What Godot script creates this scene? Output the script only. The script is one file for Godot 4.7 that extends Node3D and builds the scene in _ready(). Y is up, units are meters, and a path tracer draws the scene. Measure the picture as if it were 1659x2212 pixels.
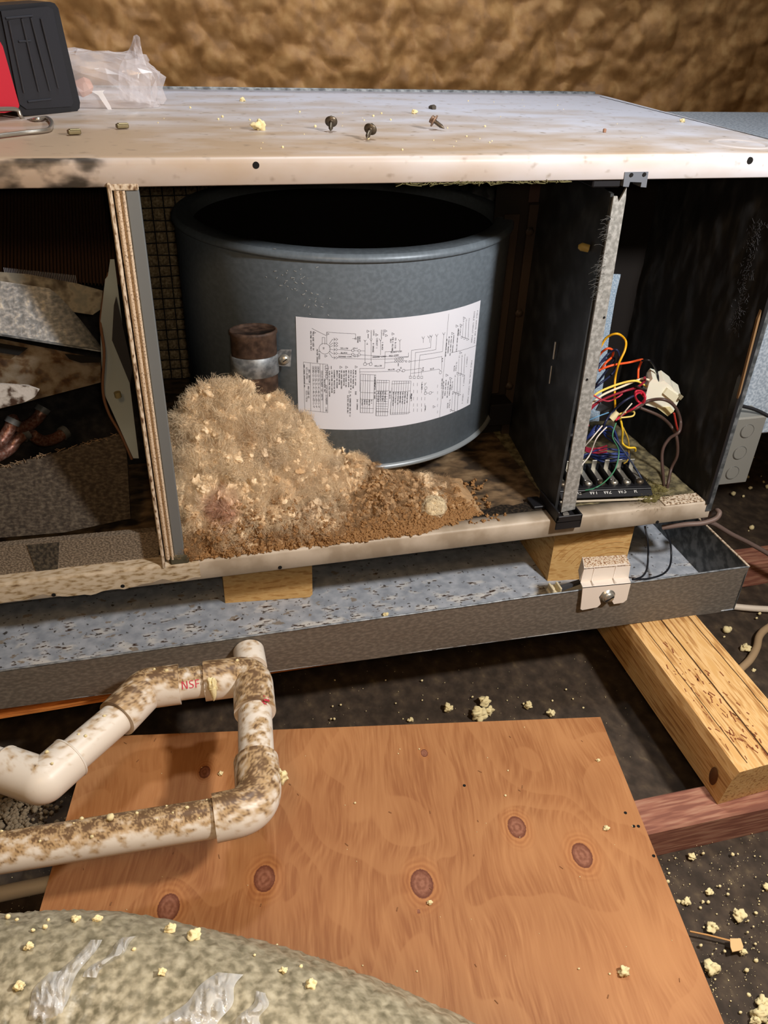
extends Node3D
# An opened attic air handler lying on its side over a drain pan, with a pile of pulled-out insulation.

const FPX := 1731.77
var CAM := Vector3(-0.0775, 0.66735, 0.91948)
var CB := Basis.from_euler(Vector3(-0.5761, -0.2696, 0.0405), EULER_ORDER_YXZ)
var names := {}
var rng := RandomNumberGenerator.new()
var nz := FastNoiseLite.new()

# ---------------------------------------------------------------- placing
func ray(u: float, v: float) -> Vector3:
	return CB * Vector3((u - 829.5) / FPX, -(v - 1106.0) / FPX, -1.0)
func onx(u, v, x) -> Vector3:
	var d := ray(u, v); return CAM + d * ((x - CAM.x) / d.x)
func ony(u, v, y) -> Vector3:
	var d := ray(u, v); return CAM + d * ((y - CAM.y) / d.y)
func onz(u, v, z) -> Vector3:
	var d := ray(u, v); return CAM + d * ((z - CAM.z) / d.z)

# ---------------------------------------------------------------- naming
func numbered(n: String) -> String:
	if not names.has(n):
		names[n] = 0
		return n
	names[n] += 1
	return "%s_%03d" % [n, names[n]]
func tag(o: Node, label: String, category := "", group := "", kind := "") -> Node:
	if label: o.set_meta("label", label)
	if category: o.set_meta("category", category)
	if group: o.set_meta("group", group)
	if kind: o.set_meta("kind", kind)
	return o
func thing(called: String, label: String, category: String, at := Vector3.ZERO, group := "") -> Node3D:
	var o := Node3D.new()
	o.name = numbered(called)
	o.position = at
	add_child(o)
	tag(o, label, category, group)
	return o
func part(called: String, st, m: Material, parent: Node = self, off := Vector3.ZERO) -> MeshInstance3D:
	var o := MeshInstance3D.new()
	if st is SurfaceTool:
		st.generate_normals()
		o.mesh = st.commit()
	else:
		o.mesh = st
	o.material_override = m
	o.cast_shadow = GeometryInstance3D.SHADOW_CASTING_SETTING_ON
	o.name = numbered(called) if parent == self else called
	parent.add_child(o, true)
	if parent != self and parent is Node3D:
		var p: Node = parent
		var base := Vector3.ZERO
		while p != self:
			base += (p as Node3D).position
			p = p.get_parent()
		o.position = off - base
	else:
		o.position = off
	return o
func struct(called: String, st, m: Material) -> MeshInstance3D:
	var o := part(called, st, m)
	o.set_meta("kind", "structure")
	return o

# ---------------------------------------------------------------- meshes
func S(smooth := false) -> SurfaceTool:
	var st := SurfaceTool.new()
	st.begin(Mesh.PRIMITIVE_TRIANGLES)
	st.set_smooth_group(0 if smooth else -1)
	return st
func tri(st: SurfaceTool, a: Vector3, b: Vector3, c: Vector3) -> void:   # counter-clockwise seen from outside
	st.add_vertex(a); st.add_vertex(c); st.add_vertex(b)
func quad(st: SurfaceTool, a: Vector3, b: Vector3, c: Vector3, d: Vector3) -> void:
	tri(st, a, b, c); tri(st, a, c, d)
func box(st: SurfaceTool, c: Vector3, s: Vector3, bev := 0.0015, b := Basis()) -> void:
	var h := s * 0.5
	bev = minf(bev, minf(h.x, minf(h.y, h.z)) * 0.6)
	var P := func(sx, sy, sz, ax):
		var p := Vector3(sx * h.x, sy * h.y, sz * h.z)
		for k in 3:
			if k != ax: p[k] -= signf(p[k]) * bev
		return c + b * p
	for ax in 3:
		var u := (ax + 1) % 3
		var w := (ax + 2) % 3
		for s1 in [-1, 1]:
			var q := []
			for e in [[-1, -1], [1, -1], [1, 1], [-1, 1]]:
				var g := [0, 0, 0]
				g[ax] = s1; g[u] = e[0]; g[w] = e[1]
				q.append(P.call(g[0], g[1], g[2], ax))
			if s1 > 0: quad(st, q[0], q[1], q[2], q[3])
			else: quad(st, q[3], q[2], q[1], q[0])
		for s1 in [-1, 1]:
			for s2 in [-1, 1]:       # edge along ax between faces u and w
				var q := []
				for e in [[-1, u], [1, u], [1, w], [-1, w]]:
					var g := [0, 0, 0]
					g[ax] = e[0]; g[u] = s1; g[w] = s2
					q.append(P.call(g[0], g[1], g[2], e[1]))
				if s1 * s2 > 0: quad(st, q[3], q[2], q[1], q[0])
				else: quad(st, q[0], q[1], q[2], q[3])
	for sx in [-1, 1]:
		for sy in [-1, 1]:
			for sz in [-1, 1]:
				var a: Vector3 = P.call(sx, sy, sz, 0)
				var d: Vector3 = P.call(sx, sy, sz, 1)
				var e: Vector3 = P.call(sx, sy, sz, 2)
				if sx * sy * sz > 0: tri(st, a, d, e)
				else: tri(st, a, e, d)
func boxes(list: Array, bev := 0.0015) -> SurfaceTool:      # [x0,x1,y0,y1,z0,z1] each
	var st := S()
	for a in list:
		box(st, Vector3(a[0] + a[1], a[2] + a[3], a[4] + a[5]) * 0.5, Vector3(absf(a[1] - a[0]), absf(a[3] - a[2]), absf(a[5] - a[4])), bev)
	return st
func grid(st: SurfaceTool, nu: int, nv: int, f: Callable, col = null) -> void:
	var P := PackedVector3Array()
	for j in nv + 1:
		for i in nu + 1:
			P.append(f.call(float(i) / nu, float(j) / nv))
	var w := nu + 1
	for j in nv:
		for i in nu:
			for k in [[0, 0], [1, 1], [1, 0], [0, 0], [0, 1], [1, 1]]:
				var a: int = i + k[0]
				var b: int = j + k[1]
				st.set_uv(Vector2(float(a) / nu, float(b) / nv))
				if col: st.set_color(col.call(P[b * w + a], float(a) / nu, float(b) / nv))
				st.add_vertex(P[b * w + a])
func plate(st: SurfaceTool, pts: Array, d: Vector3) -> void:    # any flat polygon, given thickness d
	var n := (pts[1] - pts[0]).cross(pts[2] - pts[0]) as Vector3
	for i in range(2, pts.size() - 1): n += (pts[i] - pts[0]).cross(pts[i + 1] - pts[0])
	n = n.normalized()
	var e: Vector3 = (pts[1] - pts[0]).normalized()
	var g := n.cross(e)
	var fl := PackedVector2Array()
	for p in pts: fl.append(Vector2((p - pts[0]).dot(e), (p - pts[0]).dot(g)))
	var t := Geometry2D.triangulate_polygon(fl)
	var out := n.dot(d) < 0.0
	for i in range(0, t.size(), 3):
		var a: Vector3 = pts[t[i]]
		var b: Vector3 = pts[t[i + 1]]
		var c: Vector3 = pts[t[i + 2]]
		if ((b - a).cross(c - a).dot(n) > 0.0) != out:
			var x := b; b = c; c = x
		tri(st, a, b, c); tri(st, a + d, c + d, b + d)
	for i in pts.size():
		var a: Vector3 = pts[i]
		var b: Vector3 = pts[(i + 1) % pts.size()]
		if out: quad(st, a + d, b + d, b, a)
		else: quad(st, a, b, b + d, a + d)
func smooth(pts: Array, k := 8) -> Array:
	var o := []
	for i in pts.size() - 1:
		var p0: Vector3 = pts[maxi(i - 1, 0)]
		var p1: Vector3 = pts[i]
		var p2: Vector3 = pts[i + 1]
		var p3: Vector3 = pts[mini(i + 2, pts.size() - 1)]
		for j in k: o.append(p1.cubic_interpolate(p2, p0, p3, float(j) / k))
	o.append(pts[-1])
	return o
func tube(st: SurfaceTool, pts: Array, r, n := 10, col = null, caps := true) -> void:
	var rings := []
	var nor := []
	var up := Vector3.UP
	for i in pts.size():
		var t: Vector3 = (pts[mini(i + 1, pts.size() - 1)] - pts[maxi(i - 1, 0)]).normalized()
		if i == 0 and absf(t.dot(up)) > 0.9: up = Vector3.RIGHT
		up = (up - t * up.dot(t)).normalized()
		var sd := t.cross(up)
		var rr: float = r if r is float else r[i]
		var ring := []
		var nn := []
		for k in n:
			var a := TAU * k / n
			var d := up * cos(a) + sd * sin(a)
			nn.append(d)
			ring.append(pts[i] + d * rr)
		rings.append(ring); nor.append(nn)
	var put := func(i, k):
		if col: st.set_color(col.call(rings[i][k], nor[i][k]))
		st.add_vertex(rings[i][k])
	for i in pts.size() - 1:
		for k in n:
			var k2: int = (k + 1) % n
			put.call(i, k); put.call(i, k2); put.call(i + 1, k2)
			put.call(i, k); put.call(i + 1, k2); put.call(i + 1, k)
	if caps:
		st.set_smooth_group(2)
		for e in [0, pts.size() - 1]:
			for k in range(1, n - 1):
				var q := [0, k + 1, k] if e == 0 else [0, k, k + 1]
				for m in q: put.call(e, m)
		st.set_smooth_group(0)
func lathe(st: SurfaceTool, c: Vector3, prof: Array, n := 48, b := Basis()) -> void:   # [r, y] pairs
	for i in prof.size() - 1:
		for k in n:
			var a := TAU * k / n
			var e := TAU * (k + 1) / n
			var p := [prof[i], prof[i + 1]]
			var q := []
			for g in [[0, a], [0, e], [1, e], [1, a]]:
				q.append(c + b * Vector3(p[g[0]][0] * cos(g[1]), p[g[0]][1], p[g[0]][0] * sin(g[1])))
			if p[0][0] > 0.0: tri(st, q[0], q[2], q[1])
			if p[1][0] > 0.0: tri(st, q[0], q[3], q[2])
var sphere_cache := {}
func blob_mesh(sd: int, rough := 0.35, sub := 1, sq := Vector3.ONE) -> ArrayMesh:
	var st := S(true)
	var sm := SphereMesh.new()
	sm.radius = 1.0; sm.height = 2.0
	sm.radial_segments = 8 * sub; sm.rings = 5 * sub
	var a := sm.get_mesh_arrays()
	var n := FastNoiseLite.new()
	n.seed = sd; n.frequency = 0.9; n.fractal_octaves = 3
	var V: PackedVector3Array = a[Mesh.ARRAY_VERTEX]
	for i in a[Mesh.ARRAY_INDEX]:
		var p := V[i]
		st.add_vertex(p * sq * (1.0 + rough * 1.6 * n.get_noise_3dv(p)))
	st.generate_normals()
	return st.commit()

# ---------------------------------------------------------------- materials
func M(c: Color, rough := 0.75, metal := 0.0) -> StandardMaterial3D:
	var m := StandardMaterial3D.new()
	m.albedo_color = c; m.roughness = rough; m.metallic = metal
	m.metallic_specular = 0.4
	return m
func H(s: String) -> Color: return Color.html(s)
func noise_of(freq: float, sd := 1, oct := 4, type := FastNoiseLite.TYPE_SIMPLEX_SMOOTH) -> FastNoiseLite:
	var n := FastNoiseLite.new()
	n.frequency = freq; n.seed = sd; n.fractal_octaves = oct; n.noise_type = type
	return n
func ramp(cols: Array, offs: Array) -> Gradient:
	var g := Gradient.new()
	var cc := PackedColorArray()
	for c in cols: cc.append(H(c) if c is String else c)
	g.offsets = PackedFloat32Array(offs); g.colors = cc
	return g
func ntex(n: FastNoiseLite, cols: Array, offs: Array, w := 512) -> NoiseTexture2D:
	var t := NoiseTexture2D.new()
	t.width = w; t.height = w; t.seamless = true; t.noise = n
	t.color_ramp = ramp(cols, offs)
	return t
func nrm(n: FastNoiseLite, k := 4.0, w := 512) -> NoiseTexture2D:
	var t := NoiseTexture2D.new()
	t.width = w; t.height = w; t.seamless = true; t.noise = n
	t.as_normal_map = true; t.bump_strength = k
	return t
func surf(cols: Array, offs: Array, freq: float, scale: Vector3, rough := 0.75, metal := 0.0, bump := 0.0, sd := 1, oct := 4, type := FastNoiseLite.TYPE_SIMPLEX_SMOOTH) -> StandardMaterial3D:
	var m := M(Color.WHITE, rough, metal)
	var n := noise_of(freq, sd, oct, type)
	m.albedo_texture = ntex(n, cols, offs)
	m.uv1_triplanar = true
	m.uv1_scale = scale
	if bump > 0.0:
		m.normal_enabled = true
		m.normal_texture = nrm(n, bump)
	return m
func painted(w: int, h: int, f: Callable) -> ImageTexture:
	var d := PackedByteArray()
	d.resize(w * h * 3)
	var k := 0
	for y in h:
		for x in w:
			var c: Color = f.call(float(x), float(y))
			d[k] = clampi(int(c.r * 255.0), 0, 255); d[k + 1] = clampi(int(c.g * 255.0), 0, 255); d[k + 2] = clampi(int(c.b * 255.0), 0, 255)
			k += 3
	return ImageTexture.create_from_image(Image.create_from_data(w, h, false, Image.FORMAT_RGB8, d))

var mt := {}
func materials() -> void:
	mt.galv = surf(["5c6064", "7e8386", "989da0"], [0.3, 0.5, 0.7], 0.03, Vector3.ONE * 5.0, 0.5, 0.55, 0.0, 3, 3, FastNoiseLite.TYPE_CELLULAR)
	mt.galv_dark = surf(["45494b", "5d6163", "73777a"], [0.3, 0.5, 0.7], 0.02, Vector3.ONE * 4.0, 0.55, 0.4, 0.0, 5, 4)
	mt.panface = surf(["605a52", "6a635a", "777066"], [0.25, 0.5, 0.75], 0.05, Vector3(3.5, 8, 3.5), 0.6, 0.2, 0.3, 9, 4)
	mt.beige = surf(["9c8e7b", "b0a391", "bcb09f"], [0.25, 0.5, 0.75], 0.008, Vector3.ONE * 3.0, 0.5, 0.0, 0.0, 11, 5)
	mt.dark_in = surf(["17161a", "201f21", "2e2d2c"], [0.3, 0.5, 0.8], 0.02, Vector3.ONE * 4.0, 0.9, 0.0, 1.0, 13, 5)
	mt.black_liner = surf(["131416", "1c1d1f", "37383a"], [0.3, 0.55, 0.95], 0.012, Vector3(5, 2, 5), 0.85, 0.0, 1.5, 17, 6)
	mt.rusty = surf(["c9bca8", "b7a58e", "8a7257", "4c3729"], [0.35, 0.56, 0.66, 0.82], 0.07, Vector3(5, 2.2, 5), 0.65, 0.0, 1.0, 21, 5)
	mt.rust_panel = surf(["8b8375", "786c59", "5b452e", "33231a"], [0.3, 0.52, 0.66, 0.85], 0.013, Vector3.ONE * 5.0, 0.7, 0.0, 1.0, 23, 5)
	mt.corroded = surf(["63676a", "7d8184", "96989a", "bdb9ac"], [0.3, 0.5, 0.65, 0.85], 0.05, Vector3(4, 7, 4), 0.55, 0.3, 1.5, 27, 5)
	mt.board = surf(["322c26", "423a32", "50483e", "625a4e"], [0.28, 0.45, 0.6, 0.8], 0.05, Vector3(4, 9, 4), 0.95, 0.0, 2.5, 31, 5)
	mt.brown = M(H("3a312a"), 0.6, 0.2)
	mt.foam = surf(["7b5a34", "957044", "a88557"], [0.25, 0.5, 0.75], 0.012, Vector3.ONE * 3.0, 0.6, 0.0, 0.4, 33, 5)
	mt.floor = surf(["2e251c", "3b3026", "463a2d", "62543e"], [0.2, 0.5, 0.75, 0.98], 0.03, Vector3(2.3, 1.7, 1.7), 0.8, 0.0, 1.2, 37, 6)
	mt.beamwood = surf(["c2975c", "d0aa74", "ba8e54", "9c7040"], [0.3, 0.5, 0.62, 0.8], 0.02, Vector3(12, 12, 1.0), 0.75, 0.0, 1.0, 41, 4)
	mt.blockwood = surf(["c19a60", "c9a56c", "bb9258", "a67c45"], [0.3, 0.5, 0.65, 0.85], 0.02, Vector3(3, 12, 3), 0.85, 0.0, 0.5, 43, 4)
	mt.redwood = surf(["75493a", "8a5b48", "99705a"], [0.3, 0.5, 0.75], 0.02, Vector3(1.2, 14, 14), 0.75, 0.0, 1.0, 47, 4)
	mt.plank = surf(["a8662c", "b97636", "8e521f"], [0.3, 0.5, 0.75], 0.02, Vector3(1.2, 14, 14), 0.8, 0.0, 1.0, 48, 4)
	mt.fluff = M(Color.WHITE, 0.95)
	mt.fluff.vertex_color_use_as_albedo = true
	mt.crumb = surf(["cbb67e", "ddcf9f", "e8dfb8"], [0.3, 0.5, 0.75], 0.05, Vector3.ONE * 30.0, 0.85, 0.0, 0.0, 51, 3)
	mt.pvc = M(Color.WHITE, 0.38)
	mt.pvc.vertex_color_use_as_albedo = true
	mt.steel = M(H("8d8a84"), 0.35, 0.8)
	mt.darksteel = M(H("5d5346"), 0.4, 0.7)
	mt.zinc = M(H("a7a49a"), 0.35, 0.75)
	mt.black = M(H("17171a"), 0.45)
	mt.hole = M(H("0b0a09"), 0.9)
	mt.copper = surf(["5a3a30", "7d5244", "8f7f78"], [0.3, 0.5, 0.8], 0.02, Vector3.ONE * 20.0, 0.4, 0.5, 0.0, 53, 4)

func rod(a: Vector3, b: Vector3, n: int) -> Array:
	var o := []
	for i in n + 1: o.append(a.lerp(b, float(i) / n))
	return o

# ---------------------------------------------------------------- scene
func _ready() -> void:
	rng.seed = 7
	nz.seed = 5; nz.frequency = 1.0; nz.fractal_octaves = 4
	# camera
	var cam := Camera3D.new()
	cam.name = "camera"
	cam.transform = Transform3D(CB, CAM)
	cam.fov = rad_to_deg(2.0 * atan(1106.0 / FPX))
	cam.near = 0.01; cam.far = 30.0
	add_child(cam)
	cam.current = true
	# surroundings
	var env := Environment.new()
	env.background_mode = Environment.BG_COLOR
	env.background_color = Color(0.0, 0.0, 0.0)
	env.tonemap_mode = Environment.TONE_MAPPER_LINEAR
	env.tonemap_exposure = 1.04
	env.sdfgi_enabled = true; env.ssao_enabled = true; env.ssil_enabled = true
	var we := WorldEnvironment.new()
	we.name = "surroundings"
	we.environment = env
	add_child(we)
	# work light to the right, attic bulb to the left behind the camera
	var a := SpotLight3D.new()
	a.name = "work_light"
	a.light_color = Color(1.0, 0.98, 0.965); a.light_energy = 1.85; a.light_size = 0.05
	a.spot_range = 8.0; a.spot_attenuation = 2.0; a.spot_angle = 62.0; a.spot_angle_attenuation = 0.8
	a.shadow_enabled = true
	add_child(a)
	a.look_at_from_position(Vector3(0.72, 0.95, 0.75), Vector3(0.12, 0.05, 0.1))
	var b := OmniLight3D.new()
	b.name = "attic_bulb"
	b.light_color = Color(1.0, 0.80, 0.56); b.light_energy = 0.45; b.light_size = 0.12
	b.omni_range = 8.0; b.omni_attenuation = 2.0; b.shadow_enabled = true
	b.position = Vector3(-0.35, 1.25, 1.25)
	add_child(b)
	var o := OmniLight3D.new()
	o.name = "ceiling_bulb"
	o.light_color = Color(0.94, 0.97, 1.0); o.light_energy = 1.2; o.light_size = 0.08
	o.omni_range = 8.0; o.omni_attenuation = 2.0; o.shadow_enabled = true
	o.position = Vector3(0.25, 1.75, -0.19)
	add_child(o)
	var f := OmniLight3D.new()  # weak fill light added at the camera to lift the dark interior
	f.name = "camera_fill"
	f.light_color = Color(1.0, 0.90, 0.78); f.light_energy = 0.15; f.light_size = 0.02
	f.omni_range = 8.0; f.omni_attenuation = 2.0; f.shadow_enabled = true
	f.position = CAM + CB * Vector3(0.02, 0.015, 0.01)
	add_child(f)
	materials()
	room()
	cabinet()
	left_bay()
	blower()
	right_bay()
	pan()
	lumber()
	plywood()
	drain()
	duct_front()
	outside_right()
	heap()
	top_things()
	crumbs()

# ---------------------------------------------------------------- room
func room() -> void:
	var fn := noise_of(15.0, 71, 2, FastNoiseLite.TYPE_CELLULAR)
	fn.fractal_type = FastNoiseLite.FRACTAL_NONE
	fn.cellular_return_type = FastNoiseLite.RETURN_DISTANCE
	var f2 := noise_of(34.0, 72, 1, FastNoiseLite.TYPE_CELLULAR)
	f2.fractal_type = FastNoiseLite.FRACTAL_NONE
	f2.cellular_return_type = FastNoiseLite.RETURN_DISTANCE
	var wn := noise_of(6.0, 73, 3)
	var st := S(true)
	grid(st, 560, 150, func(u, v):
		var x = -0.75 + 2.4 * u
		var y: float = 1.05 - 0.8 * v
		var wx = x + 0.022 * wn.get_noise_2d(x, y)
		var wy: float = y * 1.25 + 0.022 * wn.get_noise_2d(y + 9.0, x)
		var h: float = -0.019 * (fn.get_noise_2d(wx, wy) + 1.0) - 0.007 * (f2.get_noise_2d(wx, wy) + 1.0) + 0.03 * wn.get_noise_2d(x * 0.5, y * 0.5 + 4.0)
		h *= 1.0 - 0.5 * smoothstep(0.75, 1.1, x)
		return Vector3(x, y, -0.80 + h + 0.12 * (y - 0.5)))
	struct("wall_back", st, mt.foam)
	var m := M(H("5d4a2e"), 0.9)
	struct("wall_rear", boxes([[-1.6, 2.2, -0.4, 2.3, -1.3, -1.2]]), m)
	struct("wall_front", boxes([[-1.6, 2.2, -0.4, 2.3, 2.2, 2.3]]), m)
	struct("wall_left", boxes([[-1.7, -1.6, -0.4, 2.3, -1.3, 2.3]]), m)
	struct("wall_right", boxes([[2.2, 2.3, -0.4, 2.3, -1.3, 2.3]]), m)
	struct("ceiling", boxes([[-1.7, 2.3, 2.3, 2.4, -1.3, 2.3]]), m)
	var fl := S(true)
	grid(fl, 240, 200, func(u, v):
		var x: float = -1.6 + 3.8 * u
		var z: float = -1.25 + 3.45 * v
		return Vector3(x, -0.292 + 0.006 * nz.get_noise_2d(x * 6.0, z * 6.0) + 0.004 * nz.get_noise_2d(x * 25.0, z * 25.0), z))
	for q in [[-1.6, 2.2, -0.4, -0.31, -1.25, 2.2]]:
		box(fl, Vector3(0.3, -0.36, 0.475), Vector3(3.8, 0.08, 3.45))
	struct("floor", fl, mt.floor)

# ---------------------------------------------------------------- the air handler
func screw_hole(p: Vector3, r: float, parent: Node, d := Vector3(0, 0, 1)) -> void:
	var st := S(true)
	tube(st, [p - d * 0.002, p + d * 0.0004], r, 14)
	part("screw_hole", st, mt.hole, parent)

func cabinet() -> void:
	var c := thing("air_handler", "long beige sheet metal air handler cabinet lying open above the drain pan", "air handler", Vector3(0, -0.033, -0.3))
	# top panel, with dust on the left and front
	var dn := noise_of(0.012, 91, 5)
	var d2 := noise_of(0.08, 92, 3)
	var tex := painted(768, 360, func(x, y):
		var n := dn.get_noise_2d(x, y * 2.0)
		var f := clampf(0.40 + 0.45 * n + 1.1 * (y / 360.0 - 0.45) + 1.1 * (0.62 - x / 768.0), 0.0, 1.0)
		if y > 338.0: f = clampf(0.62 + 0.9 * (0.62 - x / 768.0) + 0.25 * n, 0.1, 1.0)
		var q := Color(0.79, 0.81, 0.865).lerp(Color(0.63, 0.55, 0.465), f)
		var k := d2.get_noise_2d(x, y)
		if k > 0.42: q = q.lerp(Color(0.45, 0.40, 0.34), (k - 0.42) * 1.6)
		if y > 338.0 and x > 250.0 and x < 330.0:
			var s := clampf(0.45 + 1.6 * dn.get_noise_2d(x * 3.0, y * 5.0), 0.0, 1.0)
			q = q.lerp(Color(0.16, 0.14, 0.12), s * 0.85 * smoothstep(255.0, 275.0, x) * smoothstep(325.0, 312.0, x))
		return q)
	var tm := M(Color.WHITE, 0.42)
	tm.albedo_texture = tex
	var st := S(true)
	# section from back to the front lip
	var sec := [Vector2(-0.652, 0.500), Vector2(-0.652, 0.5158), Vector2(-0.60, 0.5160), Vector2(-0.30, 0.5160), Vector2(-0.012, 0.5160), Vector2(-0.006, 0.5152), Vector2(-0.002, 0.513), Vector2(0.0, 0.509), Vector2(0.0, 0.4885), Vector2(-0.0012, 0.4872), Vector2(-0.004, 0.4872)]
	var vv := [0.0, 0.0, 0.08, 0.5, 0.93, 0.94, 0.95, 0.955, 0.99, 1.0, 1.0]
	var nx := 60
	for i in sec.size() - 1:
		for k in nx:
			for g in [[0, 0], [1, 1], [1, 0], [0, 0], [0, 1], [1, 1]]:
				var x := -0.75 + 1.48 * float(k + g[0]) / nx
				var p: Vector2 = sec[i + g[1]]
				# the right edge runs slightly inward towards the front
				if k + g[0] == nx: x += 0.02 * (-p.x / 0.652) - 0.005
				st.set_uv(Vector2(float(k + g[0]) / nx, vv[i + g[1]]))
				st.add_vertex(Vector3(x, p.y, p.x))
	var top := part("top_panel", st, tm, c)
	part("panel_underside", boxes([[-0.75, 0.725, 0.497, 0.511, -0.645, -0.006]]), mt.dark_in, c)
	part("rear_rim", boxes([[-0.75, 0.742, 0.5145, 0.5195, -0.655, -0.650]], 0.001), mt.galv, c)
	part("side_rim", boxes([[0.724, 0.7275, 0.4885, 0.5165, -0.60, -0.004]], 0.001), mt.dark_in, c)
	screw_hole(onz(553, 357, 0.0), 0.0036, c)
	screw_hole(onz(1620, 347, 0.0), 0.0042, c)
	# embossed ring near the right end
	var em := S(true)
	var ep := ony(1600, 311, 0.516)
	var prof := []
	for i in 9: prof.append([0.040 - 0.001 * i * 1.2, 0.0012 * sin(PI * i / 8.0)])
	lathe(em, ep, prof, 40)
	part("embossed_ring", em, tm, c)
	# fringe of liner hanging under the lip
	var fr := S(true)
	for i in 120:
		var x := rng.randf_range(0.18, 0.39)
		var p := Vector3(x, 0.489, -0.006 + rng.randf_range(-0.004, 0.004))
		tube(fr, smooth([p, p + Vector3(rng.randf_range(-0.006, 0.006), -0.003, 0.004), p + Vector3(rng.randf_range(-0.014, 0.014), rng.randf_range(-0.006, 0.0), 0.003)], 3), 0.0006, 4)
	tag(part("liner_fringe", fr, M(H("5a5638"), 0.95), c), "yellowish fuzz of torn liner under the lip")
	# bottom rail
	var rl := S(true)
	var rs := [Vector2(-0.03, -0.002), Vector2(-0.03, 0.0), Vector2(-0.004, 0.0), Vector2(-0.001, -0.001), Vector2(0.0, -0.004), Vector2(0.0, -0.031), Vector2(-0.002, -0.033), Vector2(-0.03, -0.033)]
	for i in rs.size() - 1:
		for k in 40:
			for g in [[0, 0], [1, 1], [1, 0], [0, 0], [0, 1], [1, 1]]:
				var x := -0.75 + 1.472 * float(k + g[0]) / 40.0
				var p: Vector2 = rs[i + g[1]]
				if k + g[0] == 40: x -= 0.012 * clampf(p.y * -40.0, -1.0, 0.0)
				rl.add_vertex(Vector3(x, p.y, p.x))
	part("bottom_rail", rl, mt.beige, c)
	var rr := S(true)
	grid(rr, 90, 4, func(u, v):
		var x = -0.75 + 0.665 * u
		var w := [Vector2(-0.024, 0.0006), Vector2(-0.004, 0.0006), Vector2(-0.0004, -0.001), Vector2(0.0006, -0.004), Vector2(0.0006, -0.029 + 0.012 * nz.get_noise_1d(x * 14.0))]
		var p: Vector2 = w[int(round(v * 4.0))]
		return Vector3(x, p.y, p.x))
	tag(part("rail_rust", rr, surf(["bcae98", "ad9c82", "94805f", "5d4632"], [0.35, 0.55, 0.7, 0.9], 0.02, Vector3(5, 14, 14), 0.7, 0.0, 0.6, 22, 5), c), "stained and rusty stretch of the rail at the left")
	for p in [[116, 1285], [265, 1266], [605, 1226], [1420, 1128]]: screw_hole(onz(p[0], p[1], 0.0005), 0.0028, c)
	var rs2 := S()
	box(rs2, Vector3(0.672, 0.0012, -0.013), Vector3(0.07, 0.0024, 0.024), 0.001)
	part("rust_patch", rs2, mt.rusty, c)
	# shell
	part("floor_sheet", boxes([[-0.75, 0.715, -0.033, -0.006, -0.645, -0.028]]), mt.galv_dark, c)
	var lm := surf(["33291f", "5a4935", "735e45", "8a7458"], [0.22, 0.45, 0.65, 0.88], 0.012, Vector3(3, 2, 5), 0.9, 0.0, 1.5, 61, 6)
	var fl := S(true)
	grid(fl, 120, 60, func(u, v):
		var x = -0.74 + 1.44 * u
		var z = -0.64 + 0.612 * v
		return Vector3(x, -0.003 + 0.003 * nz.get_noise_2d(x * 30.0, z * 30.0), z))
	part("floor_liner", fl, lm, c)
	var wet := S(true)
	grid(wet, 160, 4, func(u, v):
		var x: float = -0.10 + 0.55 * u
		var w: float = 0.010 + 0.016 * absf(nz.get_noise_1d(x * 16.0)) + 0.012 * smoothstep(0.2, 0.45, x)
		return Vector3(x, 0.0006 + 0.0008 * nz.get_noise_2d(x * 60.0, v * 5.0), -0.030 - w * v + 0.002))
	tag(part("damp_edge", wet, surf(["17130f", "241e18", "3c3226"], [0.3, 0.55, 0.85], 0.05, Vector3.ONE * 6.0, 0.6, 0.0, 2.0, 62, 4), c), "black damp edge of the floor liner")
	var bf := S(true)
	grid(bf, 40, 40, func(u, v): return Vector3(0.456 + 0.25 * u, 0.0012 + 0.0018 * nz.get_noise_2d(u * 20.0, v * 20.0), -0.295 + 0.268 * v))
	part("bay_floor", bf, surf(["3f3a2a", "5d563f", "746c50", "857b5c"], [0.25, 0.45, 0.65, 0.85], 0.02, Vector3.ONE * 5.0, 0.95, 0.0, 1.5, 60, 5), c)
	part("back_panel", boxes([[-0.75, 0.715, -0.033, 0.512, -0.655, -0.645]]), mt.galv_dark, c)
	part("left_panel", boxes([[-0.76, -0.745, -0.033, 0.512, -0.65, 0.0]]), mt.galv_dark, c)
	# scrim-faced insulation on the back, quilted by its threads
	var q := S(true)
	grid(q, 260, 300, func(u, v):
		var x: float = -0.12 + 0.16 * u
		var y = 0.0 + 0.495 * v
		var gx := absf(sin(x * PI / 0.0205 + 0.5 * nz.get_noise_2d(x * 9.0, y * 40.0)))
		var gy := absf(sin(y * PI / 0.0205 + 0.6 * nz.get_noise_2d(x * 40.0, y * 9.0)))
		return Vector3(x, y, -0.636 + 0.012 * pow(gx * gy, 0.35)))
	var qm := surf(["6a5d48", "9b8c70", "bdae90"], [0.3, 0.5, 0.72], 0.05, Vector3.ONE * 6.0, 0.95, 0.0, 1.0, 63, 4)
	tag(part("quilted_liner", q, qm, c), "brown netted insulation behind the blower")
	var th := S(true)
	for i in 25: tube(th, smooth([Vector3(-0.12, 0.0205 * i, -0.629), Vector3(-0.04, 0.0205 * i + 0.002 * sin(i * 2.0), -0.627), Vector3(0.04, 0.0205 * i, -0.629)], 8), 0.0011, 5)
	for i in 8: tube(th, smooth([Vector3(-0.123 + 0.0205 * i, 0.0, -0.629), Vector3(-0.122 + 0.0205 * i, 0.25, -0.627), Vector3(-0.123 + 0.0205 * i, 0.49, -0.629)], 8), 0.0011, 5)
	part("scrim_thread", th, mt.dark_in, c)
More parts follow.
